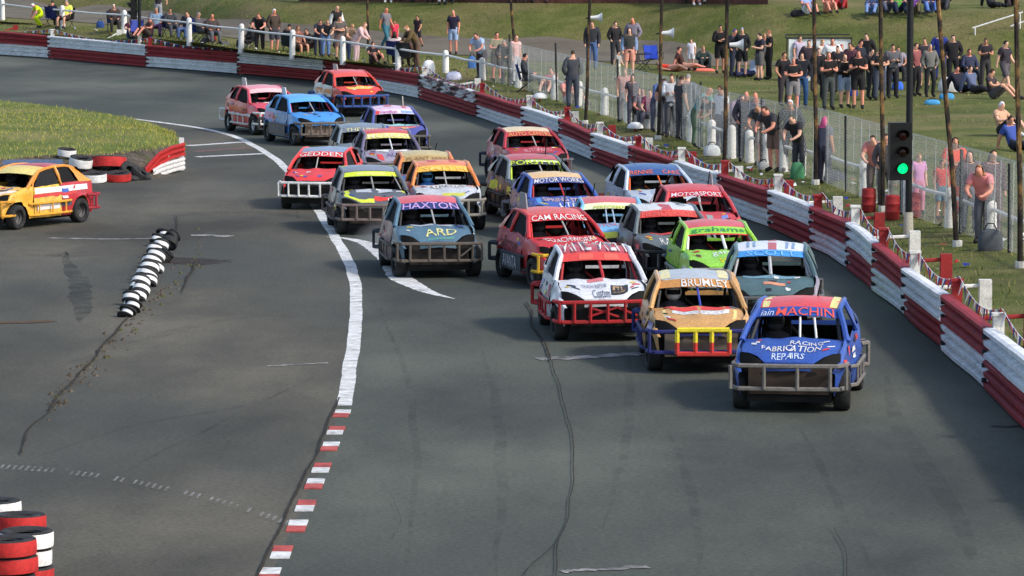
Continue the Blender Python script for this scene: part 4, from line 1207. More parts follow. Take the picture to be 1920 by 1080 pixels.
CARS = [
 dict(seed=11, vary=.006, at=(1484, 767), yaw=-9, scale=1.03, nets=False, bump_w=.77, body=(44, 82, 166), roof=(228, 66, 60), strip=(40, 78, 160), bumper=(128, 122, 114), uprights=[-.80, -.33, .13, .58, .80], br=1, grille=(66, 54, 46),
      strip_text=[('iain', (200, 214, 236), -.86, -.56, .22, .92), ('MACHIN', (240, 84, 70), -.50, .86, .04, .96)], rear_open='half', vbars=[.06, .38], vbar=(220, 220, 216), low=(40, 60, 120),
      roof_patch=[((240, 226, 130), -.9, -.74, .05, .75), ((240, 226, 130), .74, .92, .05, .75)], bonnet_text=[('RACING', W_, -.05, .62, .22, .40), ('FABRICATION', W_, -.62, .60, .44, .64), ('REPAIRS', (206, 222, 240), -.40, .30, .70, .86)],
      side_patch=[((240, 70, 66), 1, -.95, -.75, .74, .86), ((240, 70, 66), -1, -1.25, -1.05, .60, .72), ((240, 70, 66), 1, -1.4, -1.24, .60, .72)],
      aerial=(.15, 1.1, .28), label='blue stock car with red roof and grey tube bumper, nearest in the pack', driver='driver in dark overalls inside the nearest blue car'),
 dict(seed=12, vary=.006, at=(1311, 694), yaw=1, scale=1.0, body=(206, 156, 92), nose=(44, 50, 116), rail=(40, 46, 112), roof=(186, 192, 196), strip=(200, 140, 70), bumper=(36, 42, 110), uprights=[-.80, .80], centre=((236, 216, 40), (206, 50, 40)), grille=(110, 100, 88), rear_open='half',
      strip_text=[('BRUMLEY', W_, -.40, .86, .02, .96)], vbar=(60, 74, 170), vbars=[.02], roof_patch=[((238, 224, 160), -.92, -.66, .08, .8), ((238, 224, 160), .66, .92, .08, .8)],
      bonnet_patch=[((226, 64, 48), -.66, .70, .06, .24), (W_, -.62, .66, .27, .46), ((238, 210, 130), -.84, -.76, .3, .92), ((238, 210, 130), .76, .84, .3, .92)], bonnet_text=[('TRANSPORT', (206, 208, 212), -.5, .56, .30, .44)],
      side_patch=[((84, 80, 170), -1, -1.35, -1.05, .62, .76), ((84, 80, 170), 1, -1.35, -1.05, .62, .76)], suit=(50, 50, 60), helmet=(200, 200, 200), dent=.026,
      label='gold stock car with yellow and red centre bumper behind the nearest blue car', driver='driver with pale helmet inside the gold car'),
 dict(seed=13, vary=.006, at=(1130, 636), yaw=5, scale=1.02, body=(222, 224, 228), roof=(196, 62, 60), strip=(224, 72, 62), bumper=(178, 32, 36), bars=(176, 40, 44), vbar=(178, 44, 48), vbar_r=.026, uprights=[-.76, -.52, -.26, .02, .30, .56, .76],
      braces=[(-.3, .58, .2, .42), (-.3, .42, .2, .58), (.2, .56, .5, .44)], roof_text=[('NUE', W_, -.90, -.12, .04, .92), ('NEU', W_, .10, .92, .04, .92)], strip_patch=[((235, 100, 80), -.5, -.1, .1, .9), ((235, 100, 80), .2, .6, .1, .9)],
      bonnet_text=[('Custom', (96, 104, 124), -.30, .16, .62, .9), ('CRASH REPAIR', (140, 146, 160), -.52, .10, .36, .54)], bonnet_patch=[((222, 120, 120), -.34, .04, .04, .22), ((40, 36, 30), .18, .60, .40, .80), ((190, 150, 100), .22, .52, .46, .72)],
      side_patch=[((210, 70, 96), -1, -.5, -.2, .62, .82)], rim=(60, 58, 56), dent=.02, dirt=.22,
      label='white stock car with red tube bumper and lettered red roof', driver='driver in the dark behind the red bars of the white car'),
 dict(seed=14, vary=.006, at=(818, 518), yaw=8, scale=1.02, body=(84, 116, 134), roof=(226, 92, 92), strip=(44, 58, 116), bumper=(104, 94, 84), uprights=[-.80, -.56, -.20, .08, .36, .62, .80], braces=[(.4, .42, .6, .58)], grille=(40, 34, 30), bump_r=.03,
      strip_text=[('HAXTON', (206, 168, 226), -.90, .90, .02, .98)], bonnet_text=[('ARD', (238, 232, 150), -.34, .56, .38, .72)], bonnet_patch=[((176, 182, 190), -.66, .74, .02, .14), ((90, 150, 140), -.3, .5, .78, .86)], side=(140, 110, 112), low=(60, 60, 60), vbars=[.0], plate=None, rear=(40, 44, 52),
      label='blue grey stock car lettered HAXTON crossing the white line', driver='driver behind the slatted side of the blue grey HAXTON car'),
 dict(seed=15, vary=.006, at=(1072, 538), yaw=15, scale=.98, body=(206, 44, 42), roof=(222, 96, 84), strip=(206, 44, 42), bumper=(226, 180, 40), bars=(196, 44, 40), uprights=[-.80, -.4, 0, .4, .80], strip_text=[('CAM RACING', W_, -.90, .90, .05, .95)], vbars=[.05], rear=(58, 64, 70), rail=(58, 64, 70),
      bonnet_text=[('COACHWORKS', W_, -.72, .80, .16, .46), ('TRB', (60, 70, 160), -.05, .25, .60, .8)], side=(196, 74, 86), rearside=(186, 66, 78), side_text=[('adrow', (120, 40, 30), -1, 1.2, -.2, .60, .86)], plate=(66, 74, 82), plate_text=('AVANTA', (206, 208, 210)), fin=(-.42, .75, .30, .5, (150, 150, 152)), aerial=(.45, 1.0, .4), dirt=.3,
      label='red stock car with dark lettered side plate and yellow bumper beside the white car', driver='driver behind the red framed windscreen beside the white car'),
 dict(seed=16, at=(1152, 508), yaw=3, scale=.96, body=(126, 190, 232), roof=(222, 104, 98), strip=(236, 238, 196), bumper=(34, 36, 44), nose=(28, 30, 40), strip_text=[('PERFORMANCE', (200, 206, 60), -.6, .95, .45, 1.0)], vbar=(160, 180, 196), vbars=[.02, -.2],
      bonnet_text=[('MOTORSPORT', (214, 130, 140), -.75, .85, .10, .34)], bonnet_patch=[((226, 232, 40), -.55, .62, .66, .98), ((40, 46, 70), -.98, -.58, .66, .98), ((40, 46, 70), .64, .98, .66, .98)], aerial=(-.3, 1.0, .3), low=(40, 44, 60),
      label='light blue stock car with red roof and yellow bonnet edge', driver='driver inside the light blue car with the red roof'),
 dict(seed=17, at=(1268, 534), yaw=7, scale=.98, body=(104, 112, 112), roof=(222, 222, 220), strip=(226, 74, 64), bumper=(40, 40, 42), strip_text=[('HENDERSON', (240, 110, 96), -.9, .9, .05, .9)], vbars=[.3], roof_patch=[((200, 60, 60), -.22, .16, .0, .95), ((60, 72, 66), -.55, -.35, .5, .95), ((60, 72, 66), .4, .7, .3, .95)],
      bonnet_patch=[((216, 66, 64), -.7, .9, .02, .16)], bonnet_text=[('RACING 32', W_, -.5, .7, .42, .74)], side_patch=[((230, 130, 130), -1, -1.3, -1.0, .62, .76)], dirt=.4,
      label='dark grey stock car with red sun strip and checked white roof', driver='driver inside the dark grey car with the checked roof'),
 dict(seed=18, at=(1358, 566), yaw=5, scale=.98, body=(150, 214, 70), roof=(222, 92, 92), strip=(150, 214, 70), pillar=(164, 220, 60), bumper=(150, 150, 146), bars=(200, 52, 50), vbar=(230, 232, 230), vbar_r=.03, vbars=[.08, -.93, .95], rear_open='half',
      strip_text=[('grahams', (40, 150, 84), -.86, .86, .05, .9)], strip_patch=[((206, 54, 52), -.98, .98, .98, 1.2)], bonnet_text=[('garage', (226, 240, 226), -.3, .6, .2, .5), ('services', (214, 200, 40), -.2, .7, .56, .8)], dirt=.22,
      label='lime green stock car with red roof and white windscreen bars', driver='driver inside the lime green car'),
 dict(seed=19, at=(1446, 626), yaw=-3, scale=1.0, body=(78, 104, 104), roof=(226, 230, 236), strip=(70, 150, 220), bumper=(100, 98, 98), vbar=(176, 178, 178), vbar_r=.03, vbars=[-.05, .92], rear_open='half', bars=(170, 170, 170),
      roof_patch=[((198, 92, 88), -.08, .16, .0, .98), ((130, 160, 190), -.70, -.62, .15, .9), ((130, 160, 190), -.52, -.44, .15, .9), ((130, 160, 190), .42, .50, .1, .9), ((130, 160, 190), .60, .68, .1, .9)], strip_text=[('SCOTT', (130, 196, 244), -.7, .7, .1, .9)],
      bonnet_patch=[((120, 160, 176), -.7, .6, .02, .2), ((222, 150, 110), -.2, .35, .42, .58)], wing=(150, 140, 150), strip_h=.22,
      label='dark teal stock car with white roof tucked behind the nearest blue car', driver='driver inside the dark teal car with the white roof'),
 dict(seed=20, at=(1245, 440), yaw=10, scale=1.0, body=(186, 196, 206), roof=(60, 96, 150), strip=(50, 84, 140), pillar=(206, 218, 230), bumper=(196, 86, 52), bars=(226, 100, 44), vbar=(226, 100, 44), vbars=[.04], strip_text=[('RENNIE', (236, 110, 70), -.9, -.1, .1, .8), ('CARS', (236, 110, 70), .25, .9, .1, .8)],
      bonnet_patch=[((196, 170, 110), .3, .8, .45, .75)], bonnet_text=[('GARAGE', (150, 164, 190), -.4, .5, .2, .45)], aerial=(-.2, 1.1, .3), dirt=.25,
      label='silver stock car with blue roof and orange bumper along the barrier', driver='driver inside the silver car with the blue roof'),
 dict(seed=21, at=(1318, 488), yaw=6, scale=1.0, body=(214, 66, 66), roof=(214, 76, 72), strip=(200, 50, 54), bumper=(120, 110, 106), strip_text=[('MOTORSPORT', (240, 226, 230), -.88, .88, .25, .95)], vbars=[.02], rear_open='half', bonnet_text=[('HIRE', (220, 224, 236), -.5, -.05, .0, .2)],
      bonnet_patch=[((150, 160, 156), .1, .3, .3, .9), ((120, 140, 200), .55, .75, .4, .7)], aerial=(.45, 1.1, .3), fin=(.5, .9, .22, .3, (160, 160, 160)),
      label='plain red stock car nearest the barrier behind the lime green car', driver='driver inside the plain red car by the barrier'),
 dict(seed=22, at=(1008, 345), yaw=12, scale=1.0, body=(182, 46, 54), roof=(232, 206, 160), strip=(190, 60, 60), bumper=(110, 110, 116), strip_text=[('AUTO CENTRE', (240, 170, 100), -.90, .90, .1, .98)], vbars=[.06], bonnet_text=[('AUTOPARTS', (230, 170, 176), -.45, .55, .2, .5)],
      nose=(30, 30, 32), wing=(186, 60, 60), rail=(60, 64, 84), rear=(40, 44, 60), bonnet_patch=[((60, 30, 34), -.3, .5, .66, .9)],
      label='dark red stock car with cream roof running alone near the barrier', driver='driver inside the dark red car with the cream roof'),
 dict(seed=23, at=(1020, 415), yaw=12, scale=.98, body=(64, 70, 74), roof=(196, 86, 84), strip=(60, 70, 60), bumper=(50, 50, 54), strip_text=[('FORSYTH', (210, 230, 60), -.95, .92, .1, .95)], strip_patch=[((226, 240, 190), -.4, .9, .1, .5)], vbars=[.1], bars=(190, 220, 60),
      side_patch=[((206, 226, 50), -1, .3, .9, .62, .84), ((206, 226, 50), -1, -1.2, -.9, .6, .78), ((226, 230, 230), -1, -1.4, -1.2, .56, .7)], bonnet_patch=[((200, 224, 60), -.8, -.3, .1, .4), ((40, 90, 100), .2, .7, .2, .6)], pillar=(120, 128, 132), aerial=(.5, 1.0, .36),
      label='black stock car with yellow green sun strip behind the blue car with the cream roof', driver='driver inside the black car with yellow green markings'),
 dict(seed=24, at=(1062, 450), yaw=10, scale=.98, body=(66, 98, 180), roof=(240, 196, 130), strip=(60, 70, 140), bumper=(120, 116, 120), bars=(176, 44, 44), vbar=(190, 48, 48), vbars=[.0], strip_text=[('MOTOR WORKS', W_, -.9, .9, .05, .9)], bonnet_text=[('SPRING STEELS', (232, 190, 176), -.7, .85, .2, .5), ('LTD', W_, -.3, .4, .6, .8)],
      bonnet_patch=[((40, 50, 130), .3, .8, .62, .8), ((90, 160, 230), -.9, -.75, .2, .9)], side=(150, 120, 120), aerial=(.3, 1.1, .34),
      label='blue stock car with cream orange roof and red windscreen bar', driver='driver inside the blue car with the cream orange roof'),
 dict(seed=25, at=(590, 391), yaw=-8, scale=.94, body=(232, 62, 58), roof=(140, 156, 180), strip=(226, 60, 56), bumper=(234, 234, 230), uprights=[-.80, -.54, -.28, -.02, .26, .54, .80], braces=[(.56, .40, .78, .6)], strip_text=[('GEDDEN', W_, -.92, .92, .05, .92)], vbars=[-.1], nose=(24, 22, 22), dirt=.15, bump_r=.032,
      rail=(200, 60, 56), rear=(70, 70, 74), aerial=(.0, 1.1, .22), label='bright red stock car with white tube bumper at the white line', driver='driver inside the bright red car with the white bumper'),
 dict(seed=26, at=(702, 438), yaw=7, scale=1.0, body=(92, 96, 100), roof=(130, 136, 150), strip=(92, 96, 100), pillar=(104, 108, 112), bumper=(118, 104, 98), grille=(58, 50, 46), strip_patch=[((214, 232, 50), -.97, .97, .08, .95), ((226, 236, 120), -.5, .6, .3, .7)], vbars=[.0, .82], vbar=(150, 150, 146), side=(112, 100, 98),
      bonnet_patch=[((190, 194, 200), -.85, .9, .02, .3), ((220, 232, 60), -.85, .0, .74, .92), ((222, 60, 44), .0, .6, .62, .80), ((220, 232, 60), -.93, -.78, .1, .9), ((220, 232, 60), .86, .98, .0, .4)], side_patch=[((206, 180, 60), -1, -1.2, -.8, .5, .66)], roof_patch=[((214, 232, 60), -.98, -.8, .5, 1.0), ((214, 232, 60), .8, .98, .5, 1.0)],
      label='grey stock car with yellow green trim left of the HAXTON car', driver='driver inside the grey car with yellow green trim'),
 dict(seed=27, at=(838, 430), yaw=6, scale=.98, body=(200, 204, 208), roof=(238, 140, 84), strip=(242, 190, 70), pillar=(240, 140, 60), bumper=(164, 156, 142), strip_text=[('SMITH', (250, 210, 110), -.8, .85, .1, .9)], vbars=[.0], roof_patch=[((214, 70, 40), -.5, -.2, .3, .55), ((214, 70, 40), .3, .6, .25, .5), ((244, 220, 120), -.95, .95, .6, .98)],
      bonnet_patch=[(W_, -.75, .8, .06, .3), ((200, 200, 80), -.2, .6, .7, .84)], bonnet_text=[('MEDIA', (120, 124, 130), -.5, .6, .1, .28)], side=(180, 130, 110), suit=(60, 120, 190), helmet=(90, 170, 230), grille=(30, 30, 30),
      label='orange roofed stock car with silver bonnet behind the HAXTON car', driver='driver in blue inside the orange roofed car'),
 dict(seed=28, at=(806, 404), yaw=6, scale=.98, body=(206, 150, 74), roof=(206, 184, 122), strip=(190, 160, 100), pillar=(226, 130, 66), bumper=(120, 112, 104), bonnet=(70, 110, 170), strip_text=[('PLANT HIRE', (160, 120, 80), -.8, .85, .2, .9)], aerial=(.3, .9, .2),
      side_patch=[((80, 140, 210), -1, -1.2, -.7, .6, .78)], label='tan roofed stock car half hidden behind the orange roofed car', driver='driver hidden inside the tan roofed car'),
 dict(seed=29, at=(737, 354), yaw=9, scale=.98, body=(158, 150, 166), roof=(214, 82, 74), strip=(238, 226, 130), bumper=(120, 112, 112), strip_text=[('MURRAY', (240, 236, 190), -.9, .95, .1, .9)], vbars=[.02], vbar=(220, 226, 226), bonnet_patch=[(W_, -.9, .9, .04, .24), ((222, 70, 64), -.62, -.42, .5, .9)],
      bonnet_text=[('AUTO', (130, 110, 160), -.3, .7, .4, .7)], pillar=(110, 100, 124), label='silver lilac stock car with red roof and yellow sun strip', driver='driver inside the silver lilac car'),
 dict(seed=30, at=(690, 334), yaw=9, scale=.98, body=(122, 134, 142), roof=(128, 140, 150), strip=(120, 130, 138), bumper=(100, 96, 94), strip_text=[('THE LIMITS', (228, 220, 170), -.8, .95, .1, .9)], vbars=[.1], side=(90, 76, 60), label='plain grey stock car with grey roof beside the silver lilac car', driver='driver inside the plain grey car with the grey roof'),
 dict(seed=31, at=(752, 298), yaw=12, scale=1.0, body=(82, 86, 160), roof=(230, 196, 214), strip=(226, 216, 232), bumper=(100, 96, 90), strip_text=[('Hamilton', (210, 90, 160), -.7, .1, .1, .9)], strip_patch=[((226, 70, 66), -.97, -.75, .05, .95), ((140, 170, 230), .3, .9, .2, .8)], roof_patch=[((214, 100, 110), -.35, .0, .3, .6), ((214, 100, 110), .5, .75, .2, .5)], vbars=[-.2],
      bonnet_patch=[((160, 214, 206), -.6, .9, .04, .25), ((220, 110, 100), -.5, .8, .30, .5)], fin=(.45, .9, .28, .14, (190, 184, 170)), aerial=(-.45, .9, .32), label='purple blue stock car with pink and white roof', driver='driver inside the purple blue car with the pink roof'),
 dict(seed=32, at=(598, 272), yaw=22, scale=1.02, body=(72, 150, 222), roof=(96, 172, 236), strip=(96, 170, 232), bumper=(110, 100, 92), bars=(190, 60, 80), side=(92, 140, 200), low=(80, 80, 84), plate=(104, 100, 100), vbars=[.0], side_patch=[((190, 100, 170), -1, .6, 1.4, .66, .86), ((110, 150, 190), -1, -.4, .4, .6, .8)],
      fin=(-.35, .85, .22, .4, (214, 220, 220)), grille=(120, 104, 90), label='sky blue stock car with grey bumper at the back of the pack', driver='driver inside the sky blue car'),
 dict(seed=33, at=(520, 252), yaw=22, scale=1.0, body=(224, 78, 92), roof=(232, 150, 156), strip=(238, 190, 190), bumper=(226, 226, 222), rail=(222, 222, 220), side=(214, 60, 60), vbars=[], low=(220, 220, 220), side_patch=[((226, 96, 40), -1, -.3, 1.0, .66, .80), ((220, 220, 220), -1, -1.0, 1.1, .52, .60)], bonnet_patch=[((240, 210, 190), -.8, .8, .0, .2)],
      fin=(-.35, .85, .24, .4, (200, 204, 200)), rim=(226, 226, 224), label='pink red stock car with white bumper and side rails, leftmost of the far trio', driver='driver inside the pink red car with white rails'),
 dict(seed=34, at=(676, 218), yaw=19, scale=1.02, body=(230, 72, 50), roof=(228, 96, 88), strip=(226, 90, 80), bumper=(52, 84, 150), rail=(50, 70, 120), plate=(50, 76, 130), side=(226, 226, 222), vbars=[.0], side_patch=[((226, 130, 50), -1, -.5, 1.2, .66, .82)], bonnet_patch=[((240, 200, 80), -.6, .6, .2, .5)], wing=(228, 70, 52), low=(50, 80, 150),
      fin=(-.2, .9, .2, .5, (190, 190, 186)), rim=(220, 220, 216), bump_r=.04, label='orange red stock car with blue bumper and rails, last of the pack', driver='driver inside the orange red car with blue rails'),
 dict(seed=35, at=(-14, 428), yaw=-31, scale=.94, body=(236, 176, 52), roof=(190, 44, 46), strip=(240, 220, 130), pillar=(230, 150, 50), bumper=(222, 160, 48), bonnet=(236, 186, 90), side=(238, 190, 80), rearside=(190, 40, 50), rail=(230, 170, 50), rear=(170, 40, 56), vbars=[],
      side_patch=[(W_, 1, -.55, 1.5, .78, .90), ((206, 60, 56), 1, -.6, 1.0, .70, .77), (W_, 1, -.5, .35, .40, .56), ((80, 84, 90), 1, .4, .8, .44, .58)], bonnet_patch=[((70, 34, 20), -.9, .9, .34, .44), ((240, 226, 210), .0, .9, .5, .8)], rim=(90, 88, 88), roof_patch=[((240, 210, 110), -.9, .9, .0, .2)],
      label='yellow and red stock car crossing the infield at the left edge', driver='driver inside the yellow and red car at the left edge'),
]
for sp in CARS:
    make_car(sp)
# ------------------------------------------------------------------ people
# a pose is a set of joints (metres, facing -Y) ; the body is one skinned surface, clothes are offset pieces of it
def J(**k): return k
BASE = dict(pel=(0, 0, .95), spi=(0, 0, 1.14), che=(0, .01, 1.33), nek=(0, .01, 1.50), hea=(0, -.01, 1.60), top=(0, -.005, 1.74), nos=(0, -.10, 1.625),
            shL=(-.17, .01, 1.43), shR=(.17, .01, 1.43), elL=(-.225, .03, 1.14), elR=(.225, .03, 1.14), wrL=(-.22, -.05, .90), wrR=(.22, -.05, .90), haL=(-.215, -.09, .80), haR=(.215, -.09, .80),
            hiL=(-.095, 0, .92), hiR=(.095, 0, .92), knL=(-.11, -.02, .50), knR=(.11, -.02, .50), anL=(-.115, .02, .09), anR=(.115, .02, .09), toL=(-.13, -.15, .035), toR=(.13, -.15, .035))
def pose(**k):
    d = dict(BASE); d.update(k); return d
def shifted(d, keys, v):
    d = dict(d)
    for q in keys: d[q] = tuple(a + b for a, b in zip(d[q], v))
    return d
UP = ['spi', 'che', 'nek', 'hea', 'top', 'nos', 'shL', 'shR']
POSES = {
 'stand': pose(),
 'arms_crossed': pose(elL=(-.25, -.04, 1.17), elR=(.25, -.04, 1.17), wrL=(.02, -.20, 1.20), wrR=(-.03, -.22, 1.15), haL=(.12, -.19, 1.24), haR=(-.13, -.20, 1.18)),
 'phone': pose(elL=(-.23, -.05, 1.16), elR=(.23, -.05, 1.16), wrL=(-.08, -.26, 1.20), wrR=(.09, -.26, 1.20), haL=(-.02, -.31, 1.24), haR=(.03, -.31, 1.24), nos=(0, -.105, 1.59), hea=(0, -.03, 1.59)),
 'pockets': pose(elL=(-.28, .05, 1.16), elR=(.28, .05, 1.16), wrL=(-.19, -.04, .98), wrR=(.19, -.04, .98), haL=(-.14, -.07, .91), haR=(.14, -.07, .91), knR=(.13, -.06, .50)),
 'walk': pose(knL=(-.10, -.17, .52), anL=(-.10, -.24, .12), toL=(-.11, -.40, .06), knR=(.10, .08, .50), anR=(.10, .34, .16), toR=(.11, .24, .04), elL=(-.23, .10, 1.16), wrL=(-.23, .14, .92), haL=(-.23, .13, .82), elR=(.23, -.04, 1.15), wrR=(.22, -.20, .96), haR=(.21, -.26, .88)),
 'lean': pose(spi=(0, -.10, 1.11), che=(0, -.22, 1.26), nek=(0, -.30, 1.40), hea=(0, -.36, 1.47), top=(0, -.37, 1.61), nos=(0, -.46, 1.49), shL=(-.17, -.25, 1.35), shR=(.17, -.25, 1.35), elL=(-.24, -.36, 1.10), elR=(.24, -.36, 1.10), wrL=(-.13, -.52, .99), wrR=(.13, -.52, .99), haL=(-.07, -.58, .98), haR=(.07, -.58, .98), pel=(0, .03, .94), hiL=(-.095, .03, .91), hiR=(.095, .03, .91)),
 'wide_arms': pose(elL=(-.42, -.02, 1.30), elR=(.40, -.02, 1.22), wrL=(-.60, -.10, 1.20), wrR=(.44, -.14, 1.02), haL=(-.68, -.13, 1.18), haR=(.40, -.20, .95)),
 'chair': pose(pel=(0, 0, .44), spi=(0, .05, .62), che=(0, .09, .82), nek=(0, .09, .99), hea=(0, .06, 1.09), top=(0, .065, 1.23), nos=(0, -.03, 1.11), shL=(-.17, .09, .92), shR=(.17, .09, .92), elL=(-.26, .0, .66), elR=(.26, .0, .66), wrL=(-.16, -.22, .58), wrR=(.16, -.22, .58), haL=(-.11, -.30, .57), haR=(.11, -.30, .57),
               hiL=(-.10, -.02, .43), hiR=(.10, -.02, .43), knL=(-.15, -.43, .47), knR=(.15, -.43, .47), anL=(-.15, -.46, .09), anR=(.15, -.46, .09), toL=(-.17, -.62, .035), toR=(.17, -.62, .035)),
 'ground': pose(pel=(0, 0, .12), spi=(0, .07, .29), che=(0, .10, .48), nek=(0, .08, .65), hea=(0, .04, .75), top=(0, .04, .89), nos=(0, -.05, .765), shL=(-.17, .09, .58), shR=(.17, .09, .58), elL=(-.25, -.06, .40), elR=(.25, -.06, .40), wrL=(-.12, -.30, .43), wrR=(.12, -.30, .43), haL=(-.05, -.36, .44), haR=(.05, -.36, .44),
                hiL=(-.10, -.02, .12), hiR=(.10, -.02, .12), knL=(-.17, -.36, .42), knR=(.17, -.36, .42), anL=(-.14, -.66, .08), anR=(.14, -.66, .08), toL=(-.15, -.82, .035), toR=(.15, -.82, .035)),
 'legs_out': pose(pel=(0, 0, .12), spi=(0, .13, .27), che=(0, .22, .45), nek=(0, .25, .62), hea=(0, .22, .72), top=(0, .23, .86), nos=(0, .125, .735), shL=(-.17, .22, .55), shR=(.17, .22, .55), elL=(-.24, .34, .30), elR=(.24, .34, .30), wrL=(-.22, .42, .07), wrR=(.22, .42, .07), haL=(-.23, .36, .04), haR=(.23, .36, .04),
                  hiL=(-.10, -.02, .12), hiR=(.10, -.02, .12), knL=(-.13, -.43, .22), knR=(.13, -.43, .17), anL=(-.13, -.86, .08), anR=(.14, -.87, .08), toL=(-.16, -.90, .22), toR=(.18, -.91, .22)),
 'bend': pose(pel=(0, .08, .62), spi=(0, -.02, .78), che=(0, -.16, .90), nek=(0, -.28, .97), hea=(0, -.36, 1.0), top=(0, -.42, 1.12), nos=(0, -.46, .98), shL=(-.17, -.20, .96), shR=(.17, -.20, .96), elL=(-.24, -.30, .70), elR=(.24, -.30, .70), wrL=(-.16, -.44, .50), wrR=(.16, -.44, .50), haL=(-.13, -.48, .41), haR=(.13, -.48, .41),
              hiL=(-.10, .06, .60), hiR=(.10, .06, .60), knL=(-.15, -.26, .46), knR=(.15, -.26, .46)),
 'lying': pose(pel=(0, 0, .13), spi=(.0, .20, .13), che=(0, .40, .16), nek=(0, .56, .19), hea=(0, .66, .24), top=(0, .79, .28), nos=(0, .63, .345), shL=(-.18, .46, .14), shR=(.18, .46, .14), elL=(-.30, .22, .10), elR=(.30, .22, .10), wrL=(-.26, -.02, .08), wrR=(.26, -.02, .08), haL=(-.25, -.10, .07), haR=(.25, -.10, .07),
               hiL=(-.10, -.03, .12), hiR=(.10, -.03, .12), knL=(-.13, -.44, .24), knR=(.12, -.44, .12), anL=(-.13, -.84, .08), anR=(.13, -.86, .08), toL=(-.16, -.92, .16), toR=(.17, -.93, .16)),
}
BONES = [('pel', 'spi'), ('spi', 'che'), ('che', 'nek'), ('nek', 'hea'), ('hea', 'top'), ('hea', 'nos'), ('che', 'shL'), ('che', 'shR'), ('shL', 'elL'), ('elL', 'wrL'), ('wrL', 'haL'), ('shR', 'elR'), ('elR', 'wrR'), ('wrR', 'haR'),
         ('pel', 'hiL'), ('pel', 'hiR'), ('hiL', 'knL'), ('knL', 'anL'), ('anL', 'toL'), ('hiR', 'knR'), ('knR', 'anR'), ('anR', 'toR')]
RAD = dict(pel=(.155, .115), spi=(.140, .105), che=(.155, .115), nek=(.058, .06), hea=(.082, .098), top=(.058, .068), nos=(.018, .018), shL=(.078, .078), shR=(.078, .078), elL=(.048, .048), elR=(.048, .048), wrL=(.032, .03), wrR=(.032, .03), haL=(.036, .024), haR=(.036, .024),
           hiL=(.105, .105), hiR=(.105, .105), knL=(.062, .062), knR=(.062, .062), anL=(.042, .045), anR=(.042, .045), toL=(.040, .030), toR=(.040, .030))
TORSO = {('pel', 'spi'), ('spi', 'che'), ('che', 'shL'), ('che', 'shR'), ('che', 'nek')}
SLEEVE = {('shL', 'elL'), ('shR', 'elR')}; FORE = {('elL', 'wrL'), ('elR', 'wrR')}
THIGH = {('hiL', 'knL'), ('hiR', 'knR'), ('pel', 'hiL'), ('pel', 'hiR')}; SHIN = {('knL', 'anL'), ('knR', 'anR')}; FOOT = {('anL', 'toL'), ('anR', 'toR')}

def seg_dist(p, a, b, ra, rb):
    ab = b - a; t = max(0, min(1, (p - a).dot(ab) / max(1e-9, ab.dot(ab))))
    return (p - (a + ab * t)).length - (ra + (rb - ra) * t)

